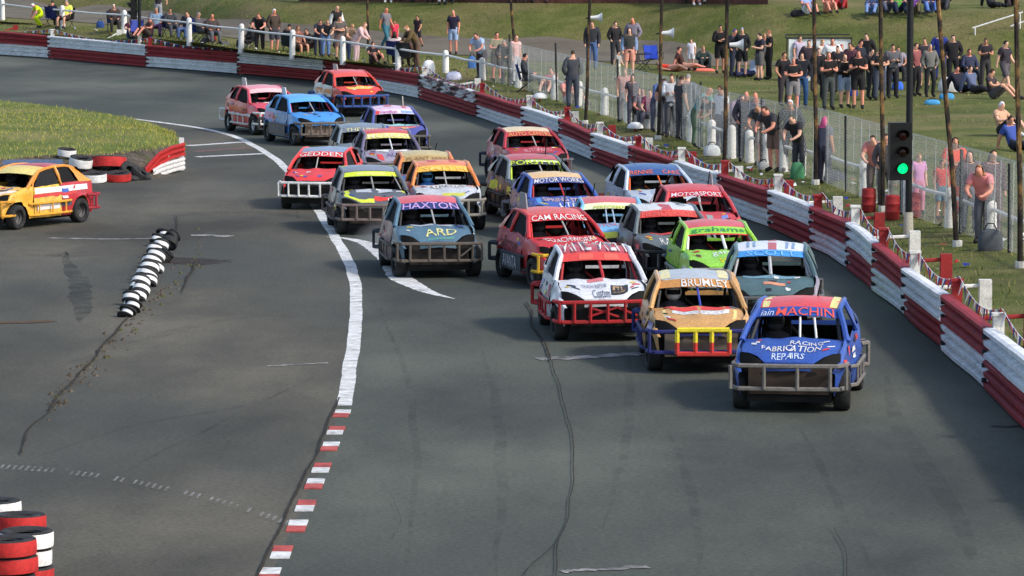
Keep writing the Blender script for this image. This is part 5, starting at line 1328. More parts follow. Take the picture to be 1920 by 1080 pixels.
def body_meshes(pname):
    ps = POSES[pname]; keys = list(ps)
    me = bpy.data.meshes.new('skeleton')
    me.from_pydata([ps[k] for k in keys], [(keys.index(a), keys.index(b)) for a, b in BONES], [])
    o = bpy.data.objects.new('skeleton', me); COL.objects.link(o)
    o.modifiers.new('skin', 'SKIN')
    if not me.skin_vertices:
        pass
    sv = me.skin_vertices[0].data
    for i, k in enumerate(keys):
        sv[i].radius = RAD[k]
        sv[i].use_root = (k == 'pel')
    ss = o.modifiers.new('sub', 'SUBSURF'); ss.levels = 1; ss.render_levels = 1
    dg = bpy.context.evaluated_depsgraph_get(); dg.update()
    bm_ = bpy.data.meshes.new_from_object(o.evaluated_get(dg))
    bpy.data.objects.remove(o)
    bm_.name = 'body'
    V = [v.co.copy() for v in bm_.vertices]; NRM = [v.normal.copy() for v in bm_.vertices]
    P_ = {k: Vector(v) for k, v in ps.items()}
    cls = []
    for f in bm_.polygons:
        c = f.center
        best = min(BONES, key=lambda e: seg_dist(c, P_[e[0]], P_[e[1]], min(RAD[e[0]]), min(RAD[e[1]])))
        cls.append(best)
    head_up = (P_['top'] - P_['hea']).normalized(); face = (P_['nos'] - P_['hea']); face -= head_up * face.dot(head_up); face.normalize()
    def piece(test, off, name):
        ids = [i for i, f in enumerate(bm_.polygons) if test(cls[i], f)]
        used = {}; vs, fs = [], []
        for i in ids:
            ff = []
            for vi in bm_.polygons[i].vertices:
                if vi not in used:
                    used[vi] = len(vs); vs.append(V[vi] + NRM[vi] * off)
                ff.append(used[vi])
            fs.append(ff)
        q = bpy.data.meshes.new(name); q.from_pydata(vs, [], fs)
        q.polygons.foreach_set('use_smooth', [True] * len(q.polygons)); q.materials.append(None)
        return q
    def half(c, f, a, b, t0):
        A, B = P_[a], P_[b]
        return (f.center - A).dot(B - A) / (B - A).length_squared < t0
    d = {}
    bm_.polygons.foreach_set('use_smooth', [True] * len(bm_.polygons)); bm_.materials.clear(); bm_.materials.append(None)
    d['body'] = bm_
    lowneck = lambda c, f: not (c == ('che', 'nek') and not half(c, f, 'che', 'nek', .85))
    d['tee'] = piece(lambda c, f: (c in TORSO and lowneck(c, f)) or (c in SLEEVE and half(c, f, c[0], c[1], .62)), .016, 'shirt')
    d['jumper'] = piece(lambda c, f: (c in TORSO and lowneck(c, f)) or c in SLEEVE or (c in FORE and half(c, f, c[0], c[1], .92)), .024, 'jumper')
    d['vest'] = piece(lambda c, f: c in TORSO and lowneck(c, f), .034, 'vest')
    d['trousers'] = piece(lambda c, f: c in THIGH or c in SHIN or (c == ('pel', 'spi') and half(c, f, 'pel', 'spi', .15)), .020, 'trousers')
    d['shorts'] = piece(lambda c, f: (c in THIGH and (c[0] == 'pel' or half(c, f, c[0], c[1], .88))) or (c == ('pel', 'spi') and half(c, f, 'pel', 'spi', .15)), .028, 'shorts')
    d['shoes'] = piece(lambda c, f: c in FOOT, .014, 'shoes')
    hc = P_['hea'] + head_up * .03
    def hair(c, f):
        if c not in {('hea', 'top'), ('nek', 'hea'), ('hea', 'nos')}: return False
        r = f.center - hc
        return r.dot(head_up) + .55 * -r.dot(face) > .012
    d['hair'] = piece(hair, .012, 'hair')
    def longhair(c, f):
        if c not in {('hea', 'top'), ('nek', 'hea'), ('hea', 'nos'), ('che', 'nek')}: return False
        r = f.center - hc
        return r.dot(head_up) + 2.2 * -r.dot(face) > .02 and r.dot(head_up) > -.24
    d['long_hair'] = piece(longhair, .026, 'hair')
    return d
BM = {}
SKINS = [(214, 160, 132), (226, 176, 150), (196, 140, 112), (222, 150, 126)]
GRP = 'spectators on the bank and along the fence'
def person(u, v, ps, yaw, top, topc, bot, botc, hair, label, h=1.0, hat=None, skin=None, shoes=(34, 32, 32), vest=None, z=None, dz=0.0):
    if ps not in BM: BM[ps] = body_meshes(ps)
    B = BM[ps]
    loc = on_land(u, v) if z is None else P(u, v, z)
    r = thing('person', label, 'person', loc + Vector((0, 0, dz)), math.radians(yaw) + random.uniform(*((-.12, .12) if ps in ('lean', 'chair', 'bend') else (-.5, .5))), GRP, h * random.uniform(.94, 1.04))
    r.scale = (r.scale.x * random.uniform(.94, 1.14), r.scale.y * random.uniform(.95, 1.12), r.scale.z)
    def put(key, name, mat):
        o = link(name, B[key], r)
        o.material_slots[0].link = 'OBJECT'; o.material_slots[0].material = mat
        return o
    put('body', 'body', flat(skin or random.choice(SKINS), .6))
    put(top, {'tee': 'shirt', 'jumper': 'jumper', 'vest': 'vest'}[top], flat(topc, .85))
    if vest: put('vest', 'vest', flat(vest, .8))
    put(bot, bot, flat(botc, .85))
    put('shoes', 'shoes', flat(shoes, .7))
    if hat: put('hair', 'hat', flat(hat, .7))
    elif hair:
        if isinstance(hair[0], str): put('long_hair', 'hair', flat(hair[1], .7))
        else: put('hair', 'hair', flat(hair, .7))
    return r
BRN, BLK_, BLD, GRY = (58, 40, 28), (26, 22, 20), (176, 134, 84), (140, 134, 128)
LB, LBL = ('l', BRN), ('l', BLD)
BLKC, NAVY, CHAR = (30, 30, 33), (34, 38, 60), (62, 62, 66)
PEOPLE = [
 # far left, behind the fence
 (76, 52, 'bend', -60, 'tee', (214, 240, 30), 'trousers', (208, 236, 30), None, 'person in bright yellow suit and white cap bending by the leftmost posts', 1.0, (232, 232, 230)),
 (100, 50, 'chair', 160, 'jumper', BLKC, 'trousers', (40, 40, 44), BLK_, 'person in black seated between the two people in yellow at the far left'),
 (124, 53, 'chair', -20, 'tee', (216, 226, 90), 'shorts', (60, 40, 40), GRY, 'person in pale yellow vest seated behind the second fence post'),
 (214, 60, 'chair', 15, 'jumper', (58, 46, 44), 'trousers', (50, 48, 46), None, 'person with pale cap and dark brown jumper leaning forward on a chair at left', 1.0, (226, 216, 206)),
 (246, 72, 'ground', 30, 'tee', (70, 30, 50), 'shorts', (60, 70, 120), BRN, 'person in maroon sitting left of the dark traffic light'),
 (279, 70, 'ground', -30, 'tee', (110, 74, 66), 'shorts', (70, 60, 56), BRN, 'person sitting on the grass right beside the dark traffic light'),
 (297, 47, 'wide_arms', 0, 'tee', (42, 40, 44), 'trousers', (150, 150, 156), BRN, 'person in black shirt with arms held out behind the far left fence'),
 (293, 68, 'chair', 10, 'tee', (120, 146, 170), 'trousers', (110, 80, 120), BLD, 'person in pale blue shirt seated below the one with outstretched arms'),
 (320, 70, 'chair', 25, 'jumper', (52, 54, 60), 'trousers', (70, 72, 78), BRN, 'person in dark grey jumper seated third from the dark traffic light'),
 (350, 74, 'chair', -25, 'jumper', (34, 34, 46), 'trousers', (70, 90, 130), BRN, 'person in navy jumper and jeans seated left of a white fence post'),
 (375, 78, 'chair', 60, 'jumper', (82, 80, 84), 'trousers', (74, 74, 80), GRY, 'person in long grey coat seated right of a white fence post'),
 (399, 82, 'chair', 20, 'jumper', (70, 60, 58), 'trousers', (90, 92, 96), None, 'bald person in brown grey jumper seated at the end of the left row', 1.0, None, (222, 140, 110)),
 (468, 97, 'chair', -70, 'jumper', BLKC, 'trousers', (38, 36, 40), BLK_, 'person in black crouched in a chair beside the white cool box'),
 (487, 97, 'lean', -10, 'tee', (34, 34, 38), 'trousers', (40, 36, 38), (120, 70, 50), 'person in black t-shirt standing with both hands on the rail'),
 (514, 101, 'pockets', 10, 'jumper', (70, 58, 50), 'shorts', (60, 60, 70), None, 'person in brown hooded top and white cap standing by a thin post', 1.0, (232, 228, 226)),
 (544, 104, 'chair', 170, 'jumper', BLKC, 'trousers', NAVY, BLK_, 'person in black seated with back turned at the middle of the far fence'),
 (560, 106, 'chair', 30, 'tee', (120, 78, 66), 'shorts', (110, 80, 70), (120, 70, 44), 'red haired person in brown seated behind the far fence'),
 (573, 109, 'chair', -30, 'jumper', (38, 32, 34), 'trousers', (44, 40, 46), BLK_, 'person in black with pale scarf seated beside the red haired one'),
 (596, 104, 'lean', 15, 'tee', (52, 58, 72), 'trousers', (46, 50, 66), BRN, 'boy in slate blue t-shirt leaning on the rail', .86),
 (611, 107, 'lean', 20, 'tee', (44, 48, 56), 'trousers', (96, 122, 170), (170, 112, 76), 'fair haired boy in dark t-shirt and light jeans on the rail', .9),
 (632, 93, 'walk', 35, 'jumper', (232, 230, 228), 'trousers', (38, 36, 40), None, 'bald person in white shirt and black waistcoat walking behind the rail', 1.0, None, None, BLKC, (26, 24, 26)),
 (637, 112, 'arms_crossed', 30, 'tee', (90, 84, 80), 'shorts', (120, 96, 90), BRN, 'person in grey t-shirt with folded arms below the one in a waistcoat', .95),
 (650, 117, 'lean', 40, 'tee', (130, 110, 90), 'trousers', (70, 84, 120), BLD, 'person in khaki leaning over the rail towards the track', .95),
 (668, 120, 'lean', 65, 'jumper', (216, 180, 180), 'trousers', (200, 170, 172), LBL, 'fair long haired person in pale pink leaning over the rail', .95),
 (700, 120, 'ground', 20, 'tee', (40, 36, 40), 'shorts', (70, 56, 50), BRN, 'person in black sitting on the grass by the far bend pole'),
 (724, 92, 'walk', 40, 'tee', (112, 110, 116), 'trousers', (60, 110, 126), None, 'bald person in grey shirt and teal trousers striding along the path', 1.0, None, (214, 130, 104)),
 (740, 92, 'stand', 20, 'tee', (240, 60, 90), 'shorts', (240, 66, 96), BRN, 'child in bright pink walking behind the striding person', .68),
 (741, 122, 'chair', 170, 'jumper', (216, 196, 192), 'trousers', BLKC, LB, 'dark haired person in pale top seated with back to the fence'),
 (762, 126, 'chair', 150, 'jumper', (96, 72, 62), 'trousers', (70, 58, 52), BRN, 'person in brown hooded top seated behind the fence near the scuffed beam'),
 (781, 127, 'lean', -60, 'jumper', (96, 78, 50), 'trousers', (100, 80, 66), (150, 100, 66), 'person in olive jacket leaning sideways on the rail'),
 (783, 89, 'walk', -30, 'tee', (40, 32, 38), 'shorts', (50, 46, 52), BLK_, 'child in black t-shirt and shorts running on the path', .72),
 (850, 102, 'stand', 0, 'tee', (36, 34, 56), 'shorts', (150, 168, 200), None, 'bald person in navy polo shirt and pale blue shorts on the path', 1.0, None, (222, 146, 122)),
 (903, 148, 'lean', -35, 'tee', (168, 190, 220), 'trousers', (60, 50, 56), BRN, 'person in light blue shirt looking down behind the fence'),
 (931, 153, 'arms_crossed', 0, 'tee', (140, 128, 92), 'shorts', (84, 74, 66), BRN, 'person in khaki top with folded arms at the fence'),
 (950, 158, 'lean', -20, 'jumper', (96, 92, 92), 'trousers', (90, 88, 88), GRY, 'grey dressed person stooping behind the fence beside the tall dark pole'),
 (967, 158, 'stand', 40, 'tee', (226, 176, 170), 'trousers', (190, 190, 196), LB, 'person in pink patterned top standing against the tall dark pole', .95),
 # behind the wire mesh
 (988, 172, 'chair', 90, 'jumper', (66, 68, 72), 'trousers', (80, 78, 80), BLK_, 'dark haired person seated behind the mesh next to the tall dark pole'),
 (1032, 176, 'ground', 0, 'tee', (190, 110, 106), 'shorts', (130, 80, 80), BRN, 'person in faded red sitting low behind the wire mesh'),
 (1074, 203, 'pockets', 170, 'jumper', (74, 76, 82), 'trousers', (70, 76, 88), BRN, 'person in dark grey jacket standing with back turned behind the mesh'),
 (1065, 196, 'ground', 60, 'tee', (220, 150, 140), 'shorts', (210, 200, 190), BRN, 'person in salmon pink seated behind the mesh beside the dark grey jacket'),
 (1110, 131, 'stand', -20, 'jumper', (50, 50, 56), 'trousers', (80, 104, 150), BRN, 'person in long dark coat and jeans beneath the first loudspeaker', 1.04),
 (1153, 122, 'pockets', 10, 'jumper', (34, 32, 36), 'trousers', (50, 50, 56), None, 'person in black jacket and dark cap on the path edge', 1.0, (40, 24, 22)),
 (1186, 118, 'pockets', -10, 'jumper', (126, 120, 134), 'trousers', (60, 60, 66), None, 'bald person in grey hooded top behind the one in pale blue', 1.0, None, (216, 138, 112)),
 (1180, 143, 'stand', -10, 'jumper', (130, 152, 188), 'shorts', (216, 150, 130), LB, 'person in pale blue jacket and peach shorts on the grass', 1.0, None, None, BLKC, (60, 60, 58)),
 (1159, 152, 'walk', 30, 'tee', (150, 150, 146), 'trousers', (206, 202, 176), BRN, 'child in grey top and cream trousers walking on the grass', .62),
 (1186, 236, 'stand', 20, 'tee', (80, 72, 80), 'trousers', (90, 90, 104), LB, 'person in dark top standing behind the mesh fence post', .9),
 (1172, 228, 'stand', -20, 'tee', (210, 150, 140), 'trousers', (140, 130, 130), BLD, 'fair haired person in salmon top behind the mesh', .88),
 (1205, 240, 'chair', 10, 'tee', (120, 110, 116), 'trousers', (90, 90, 96), BRN, 'person in grey seated behind the mesh left of the purple shirt'),
 (1218, 243, 'chair', -10, 'tee', (150, 70, 96), 'trousers', (80, 78, 90), BRN, 'person in purple red shirt seated behind the mesh'),
 (1230, 248, 'lean', 30, 'jumper', (90, 110, 160), 'trousers', (80, 84, 100), BRN, 'person in denim blue leaning behind the rust stained pole'),
 (1252, 255, 'lean', -10, 'tee', (60, 56, 60), 'trousers', (120, 118, 120), BRN, 'person in charcoal shirt right behind the rust stained pole'),
 (1259, 258, 'phone', 10, 'jumper', (220, 222, 226), 'trousers', (90, 90, 96), BRN, 'person in white jacket standing in the mesh crowd'),
 (1277, 263, 'stand', 100, 'tee', (70, 66, 70), 'trousers', (74, 72, 76), BRN, 'person in dark grey facing right beside the white jacket'),
 (1289, 262, 'pockets', 160, 'jumper', (90, 94, 104), 'trousers', (84, 84, 92), GRY, 'tall person in slate jacket with back turned in the mesh crowd', 1.06),
 (1306, 276, 'lean', 60, 'tee', (90, 150, 150), 'trousers', (90, 110, 90), None, 'bald person in teal shirt leaning on the white rail', 1.0, None, (206, 140, 110)),
 (1341, 282, 'lean', -60, 'tee', (70, 70, 74), 'trousers', (80, 80, 86), BRN, 'person in charcoal bending to the rail left of the white shirt', .9),
 (1351, 284, 'stand', -50, 'tee', (226, 226, 230), 'trousers', (110, 112, 122), BRN, 'person in bright white shirt standing behind the mesh'),
 (1374, 296, 'lean', 40, 'jumper', (150, 130, 150), 'trousers', (60, 60, 66), BRN, 'person in lilac striped top leaning between the pole and a fence post'),
 (1399, 303, 'pockets', 20, 'jumper', (66, 66, 74), 'trousers', (50, 50, 56), None, 'bald person in dark grey jacket at the fence', 1.02, None, (216, 140, 116)),
 (1416, 303, 'stand', -30, 'tee', (56, 56, 84), 'shorts', (120, 100, 90), None, 'bald person in navy t-shirt beside the dark grey jacket', 1.02, None, (220, 136, 110)),
 (1430, 310, 'lean', -30, 'tee', (70, 72, 74), 'shorts', (130, 104, 96), GRY, 'grey haired person leaning on the fence in dark shirt and brown shorts'),
 (1452, 322, 'lean', -40, 'tee', (60, 60, 64), 'shorts', (120, 96, 88), BRN, 'person in black t-shirt and brown shorts with hand on the rail'),
 (1481, 322, 'pockets', -20, 'jumper', (64, 66, 68), 'trousers', (60, 60, 66), None, 'person in dark jacket and white cap at the fence', 1.0, (230, 232, 238)),
 (1498, 333, 'lean', -35, 'tee', (46, 46, 50), 'trousers', (60, 60, 66), None, 'person in black t-shirt and green cap leaning on the fence', 1.0, (70, 74, 60)),
 (1545, 345, 'stand', 150, 'tee', (100, 98, 112), 'trousers', (70, 66, 80), ('l', (214, 90, 140)), 'pink haired person in grey next to the peeling pole', .95),
 (1640, 382, 'lean', -20, 'tee', (214, 140, 130), 'trousers', (110, 100, 96), BRN, 'person in salmon shirt behind the rusty orange pole'),
 (1660, 392, 'pockets', 20, 'jumper', (90, 84, 84), 'trousers', (90, 84, 76), BRN, 'person in grey jacket just left of the green light'),
 (1722, 402, 'stand', 0, 'tee', (214, 150, 200), 'trousers', (220, 140, 170), BLD, 'child in pink and lilac right of the traffic light', .78),
 (1764, 412, 'stand', 20, 'tee', (190, 60, 56), 'shorts', (90, 120, 140), BRN, 'child in dark red by the leaning peeling pole', .72),
 (1789, 408, 'arms_crossed', -20, 'tee', (236, 90, 66), 'trousers', (214, 84, 70), LB, 'person in orange red outfit behind the leaning peeling pole'),
 (1817, 436, 'pockets', 10, 'jumper', (110, 96, 100), 'trousers', (120, 120, 128), LB, 'dark haired person in mauve grey jacket behind the mesh at right'),
 (1845, 456, 'lean', -30, 'tee', (226, 140, 140), 'trousers', (96, 96, 104), LBL, 'fair haired person in salmon pink leaning on the last white post'),
 (1860, 445, 'stand', 10, 'jumper', (90, 70, 76), 'trousers', (100, 76, 80), LB, 'dark haired person in plum top behind the one in salmon pink'),
 # middle of the grass
 (1262, 134, 'lying', 70, 'tee', (236, 70, 50), 'shorts', (220, 150, 130), BRN, 'person in bright red lying on the grass edge'),
 (1284, 132, 'legs_out', 70, 'tee', (70, 44, 40), 'shorts', (190, 140, 120), BRN, 'person in dark brown sitting beside the one in bright red'),
 (1296, 128, 'stand', 0, 'tee', (232, 226, 232), 'shorts', (232, 230, 232), (120, 80, 50), 'child in white standing among the sitting people', .66),
 (1319, 130, 'ground', -20, 'jumper', (40, 56, 54), 'trousers', (36, 46, 46), BLD, 'person in dark green seated next to the child in white'),
 (1350, 138, 'arms_crossed', 20, 'jumper', (26, 24, 26), 'shorts', (24, 24, 26), BLK_, 'person in black jumper and black shorts with folded arms on the grass', 1.02),
 (1377, 141, 'pockets', 10, 'jumper', (36, 38, 48), 'trousers', (50, 54, 70), None, 'person in navy cap left of the other navy cap on the grass', 1.02, (60, 70, 140)),
 (1391, 145, 'pockets', 15, 'jumper', (28, 28, 36), 'shorts', (24, 24, 28), None, 'person with blue and white cap and black hooded top on the grass', 1.04, (150, 160, 200)),
 (1424, 151, 'phone', -40, 'tee', (40, 38, 52), 'shorts', (92, 92, 92), None, 'bearded person in dark t-shirt and grey shorts looking at hands', 1.0, (30, 26, 28)),
 (1433, 146, 'pockets', 0, 'tee', (100, 98, 96), 'trousers', (60, 58, 58), BLD, 'fair haired person in grey between two in dark clothes', .95),
 (1442, 149, 'phone', -70, 'tee', (28, 26, 28), 'trousers', (24, 24, 26), (150, 90, 60), 'slim person in all black right of the grey shorts', .98),
 (1408, 144, 'legs_out', -60, 'tee', (190, 200, 220), 'trousers', (50, 56, 90), BRN, 'person in pale blue lounging behind the navy caps'),
 # crowd on the right
 (1469, 199, 'pockets', 20, 'tee', (28, 26, 30), 'trousers', (60, 54, 58), BRN, 'person in black t-shirt at the left end of the large crowd'),
 (1487, 212, 'arms_crossed', 10, 'tee', (30, 32, 34), 'shorts', (130, 126, 128), GRY, 'grey haired person in black t-shirt and grey shorts, arms folded'),
 (1503, 203, 'pockets', -30, 'jumper', (30, 32, 40), 'trousers', (50, 84, 130), BRN, 'person in dark jacket and blue jeans beside the grey shorts'),
 (1516, 173, 'pockets', 20, 'jumper', (60, 48, 56), 'trousers', (90, 82, 92), BRN, 'person in plum jumper before the canvas shelter', 1.0),
 (1499, 152, 'stand', 30, 'tee', (180, 170, 190), 'shorts', (190, 180, 196), BRN, 'person in lilac in front of the white shelter sheet', .92),
 (1514, 150, 'stand', -20, 'tee', (230, 200, 190), 'shorts', (220, 190, 180), (140, 80, 50), 'red haired person in pale top in front of the white shelter sheet', .92),
 (1534, 186, 'pockets', 30, 'jumper', (34, 32, 36), 'trousers', (28, 28, 32), BRN, 'person in black directly behind the peeling pole', 1.0),
 (1553, 206, 'phone', 15, 'tee', (26, 24, 24), 'trousers', (66, 72, 72), ('l', (120, 90, 56)), 'long haired person in black top and wide grey trousers', 1.02),
 (1583, 202, 'arms_crossed', 0, 'jumper', (26, 24, 24), 'shorts', (140, 156, 180), ('l', (150, 100, 60)), 'long haired person in black hooded top and denim shorts', 1.0),
 (1609, 204, 'phone', -30, 'tee', (28, 26, 28), 'shorts', (34, 34, 36), BRN, 'broad person in black t-shirt and long black shorts', 1.06),
 (1633, 186, 'pockets', 40, 'jumper', (36, 34, 38), 'trousers', (44, 46, 50), BLK_, 'person in dark jacket standing behind the broad person in shorts'),
 (1560, 172, 'pockets', 0, 'jumper', (226, 226, 224), 'trousers', (60, 60, 60), None, 'person in white jacket and dark hat in the middle of the crowd', 1.0, (30, 26, 24)),
 (1578, 150, 'chair', 0, 'jumper', (40, 36, 40), 'trousers', (40, 40, 44), None, 'person in black with reddish cap seated in the upper crowd', 1.0, (190, 80, 80)),
 (1600, 152, 'chair', 10, 'tee', (60, 50, 56), 'trousers', (44, 40, 44), BRN, 'person in dark plum seated right of the reddish cap'),
 (1624, 152, 'pockets', -10, 'jumper', (34, 32, 34), 'trousers', (40, 40, 44), BRN, 'person in black standing in the upper crowd with dark hair'),
 (1645, 158, 'chair', 10, 'tee', (190, 180, 176), 'shorts', (70, 70, 76), BRN, 'person in pale shirt seated in the upper crowd'),
 (1664, 168, 'chair', -10, 'tee', (200, 200, 200), 'trousers', (60, 80, 130), None, 'person in light grey with red cap seated left of the black light pole', 1.0, (196, 40, 40)),
 (1684, 152, 'chair', 5, 'tee', (150, 140, 150), 'trousers', (44, 44, 50), BRN, 'person in mauve seated just left of the black light pole'),
 (1716, 180, 'pockets', 20, 'tee', (140, 80, 80), 'trousers', (36, 34, 38), BRN, 'person in dusky red top right of the black light pole'),
 (1743, 182, 'pockets', -10, 'jumper', (110, 108, 104), 'trousers', (40, 42, 44), GRY, 'person in grey top and black trousers in the right crowd'),
 (1709, 150, 'chair', 0, 'tee', (150, 156, 170), 'trousers', (44, 44, 50), None, 'bald person in pale grey seated in the upper right crowd', 1.0, None, (220, 110, 90)),
 (1570, 180, 'phone', 20, 'jumper', (40, 38, 44), 'trousers', (46, 46, 52), BLK_, 'dark haired person in charcoal looking down behind the denim shorts'),
 (1594, 178, 'pockets', -20, 'tee', (96, 60, 70), 'trousers', (40, 40, 46), BRN, 'person in wine red t-shirt behind the long haired person in denim shorts', .96),
 (1649, 188, 'arms_crossed', 15, 'tee', (30, 32, 38), 'trousers', (70, 76, 90), GRY, 'grey haired person in black, arms folded, left of the black light pole'),
 (1673, 184, 'phone', -15, 'jumper', (90, 90, 96), 'trousers', (36, 36, 42), BRN, 'person in mid grey jumper holding a phone beside the black light pole'),
 (1541, 160, 'stand', 10, 'tee', (200, 190, 180), 'trousers', (60, 56, 56), BLD, 'fair haired person in beige near the right end of the shelter sheet', .94),
 (1612, 170, 'walk', 30, 'jumper', (36, 40, 52), 'trousers', (40, 40, 46), BRN, 'person in dark navy jumper stepping through the upper crowd'),
 (1733, 166, 'stand', -25, 'tee', (60, 56, 60), 'shorts', (96, 92, 90), BRN, 'person in dark shirt and stone shorts behind the grey top'),
 (1786, 160, 'pockets', 20, 'jumper', (34, 32, 36), 'trousers', (34, 34, 38), BLK_, 'person in black standing right of the royal blue jacket'),
 (1818, 160, 'chair', 15, 'jumper', (50, 56, 80), 'trousers', (44, 46, 56), BRN, 'person in slate navy seated behind the stretched out legs'),
 (1847, 166, 'phone', 5, 'tee', (40, 36, 42), 'trousers', (60, 56, 58), BRN, 'person in black t-shirt standing behind the brown seated person at right'),
 (1762, 150, 'pockets', 170, 'jumper', (40, 54, 130), 'trousers', (40, 50, 100), BRN, 'person in royal blue jacket with back turned'),
 (1802, 174, 'legs_out', 25, 'jumper', (34, 36, 50), 'trousers', (30, 32, 44), BLK_, 'person in dark navy sitting with legs stretched towards the track', 1.1, None, None, (226, 226, 226)),
 (1828, 176, 'legs_out', 35, 'jumper', (90, 100, 130), 'trousers', (50, 50, 54), BRN, 'person in slate blue sitting beside the one in dark navy', 1.1),
 (1862, 186, 'ground', 40, 'tee', (60, 50, 54), 'shorts', (80, 78, 80), BRN, 'person in dark brown sitting knees up on the right grass', 1.1),
 (1884, 176, 'walk', 20, 'tee', (50, 44, 54), 'shorts', (90, 84, 90), BLK_, 'person in dark top walking by the far right pole', 1.0),
 (1880, 254, 'ground', 70, 'tee', (200, 160, 130), 'shorts', (40, 38, 40), BRN, 'person with white cap sitting sideways on the terrace at right', 1.12, (226, 216, 220), None, (220, 220, 216)),
 (1905, 284, 'legs_out', 60, 'tee', (60, 80, 150), 'trousers', (40, 42, 50), BRN, 'person in blue with dark trousers sitting at the far right edge', 1.1),
 # top of the bank
 (1513, 27, 'ground', 10, 'tee', (150, 170, 220), 'shorts', (220, 226, 236), BRN, 'person in pale blue and white sitting on the bank top left of the others'),
 (1552, 24, 'ground', -5, 'tee', (150, 90, 80), 'shorts', (210, 150, 130), BRN, 'person with bare legs sitting on the bank top'),
 (1580, 17, 'ground', -20, 'tee', (90, 90, 100), 'trousers', (150, 40, 40), BRN, 'person in red trousers sitting on the bank top'),
 (1636, 27, 'ground', 10, 'jumper', (70, 84, 120), 'trousers', (110, 136, 180), BRN, 'person in jeans sitting at the left of the bank top row'),
 (1660, 24, 'ground', 0, 'jumper', (44, 44, 50), 'trousers', (90, 94, 110), BRN, 'person in charcoal sitting second in the bank top row'),
 (1684, 24, 'ground', -10, 'tee', (90, 170, 70), 'trousers', (36, 46, 70), BRN, 'person with green shirt sitting in the bank top row'),
 (1712, 26, 'ground', 15, 'tee', (110, 70, 150), 'trousers', (110, 100, 70), BRN, 'person in violet top and khaki trousers in the bank top row'),
 (1742, 24, 'ground', 20, 'jumper', (50, 60, 90), 'trousers', (90, 120, 180), BRN, 'person in blue jeans at the right of the bank top row'),
 (1770, 18, 'ground', -15, 'jumper', (44, 42, 48), 'trousers', (60, 60, 66), BLK_, 'person in dark grey at the end of the bank top row'),
 (1860, 15, 'legs_out', 40, 'jumper', (40, 40, 46), 'trousers', (44, 40, 44), BRN, 'person in black lounging on the bank top at right'),
 (1893, 12, 'ground', 30, 'jumper', (70, 50, 54), 'trousers', (60, 50, 54), BRN, 'person in plum sitting on the bank top at far right'),
 # along the wall, cut by the top of the view
 (728, 5, 'stand', 10, 'tee', (60, 60, 70), 'trousers', (90, 90, 94), BRN, 'person standing at the wall top left, nearest the far bend pole', 1.0, None, None, (226, 226, 220)),
 (756, 4, 'stand', -10, 'tee', (90, 60, 60), 'trousers', (32, 30, 34), BRN, 'person in black trousers by the wall left of the white trousers'),
 (775, 4, 'pockets', 20, 'tee', (60, 70, 90), 'trousers', (34, 30, 30), BRN, 'person by the wall second left of the white trousers'),
 (806, 5, 'pockets', -15, 'tee', (80, 80, 84), 'trousers', (40, 36, 40), BRN, 'person by the wall directly left of the white trousers'),
 (829, 8, 'stand', 0, 'tee', (70, 70, 90), 'trousers', (232, 230, 228), LB, 'person in white trousers standing at the wall'),
 (843, 8, 'stand', 20, 'tee', (226, 220, 220), 'trousers', (36, 34, 36), LB, 'person in pale top right of the white trousers'),
 (856, 5, 'pockets', 0, 'tee', (60, 50, 60), 'trousers', (48, 44, 50), BRN, 'person at the wall furthest right of the white trousers group'),
 (966, 5, 'chair', 0, 'tee', (60, 60, 66), 'trousers', (32, 32, 36), BRN, 'person in black seated at the wall beside the tall pole'),
 (985, 5, 'chair', 10, 'tee', (90, 90, 100), 'trousers', (44, 40, 44), BRN, 'person seated at the wall second from the tall pole'),
 (1010, 5, 'stand', -10, 'tee', (70, 60, 60), 'trousers', (50, 46, 44), BRN, 'person in brown trousers standing at the wall'),
 (1028, 5, 'chair', 5, 'tee', (60, 60, 80), 'shorts', (190, 140, 120), BRN, 'person in shorts seated at the wall'),
 (1050, 5, 'stand', 5, 'tee', (60, 60, 80), 'trousers', (38, 36, 40), BRN, 'person standing at the wall left of its bare stretch'),
 (1287, 6, 'chair', 10, 'tee', (60, 56, 60), 'trousers', (28, 28, 30), BRN, 'person in black seated at the wall left of the white shoes'),
 (1306, 10, 'stand', 0, 'tee', (180, 160, 160), 'shorts', (60, 60, 66), BRN, 'person with bare legs and white shoes at the wall', 1.0, None, None, (230, 230, 230)),
 (1316, 8, 'stand', 10, 'tee', (150, 150, 160), 'trousers', (214, 206, 196), BRN, 'person in cream trousers at the wall right of the bare legs'),
]
CHAIR_C = [(30, 40, 90), (40, 44, 48), (36, 70, 150), (60, 34, 34)]
def camp_chair(loc, rz, col, label):
    t = thing('camping_chair', label, 'chair', loc, rz, 'camping chairs among the spectators')
    m = MB(); m.grid([[(-.25, -.22, .44), (-.25, .2, .38)], [(0, -.22, .41), (0, .2, .35)], [(.25, -.22, .44), (.25, .2, .38)]]); m.build('seat', flat(col, .85), t)
    m = MB(); m.grid([[(-.26, .2, .40), (-.27, .34, .90)], [(0, .24, .38), (0, .40, .88)], [(.26, .2, .40), (.27, .34, .90)]]); m.build('backrest', flat(col, .85), t)
    m = MB()
    for sx in (-1, 1):
        m.tube([(sx * .27, -.26, .0), (sx * .27, .22, .42), (sx * .28, .35, .92)], .014, 5); m.tube([(sx * .27, .30, 0), (sx * .27, -.24, .46), (sx * .27, -.24, .62), (sx * .27, .26, .64)], .014, 5)
    m.tube([(-.27, -.26, .02), (.27, .3, .02)], .012, 5)
    m.build('frame', STEEL_DARK, t)
n_ch = 0
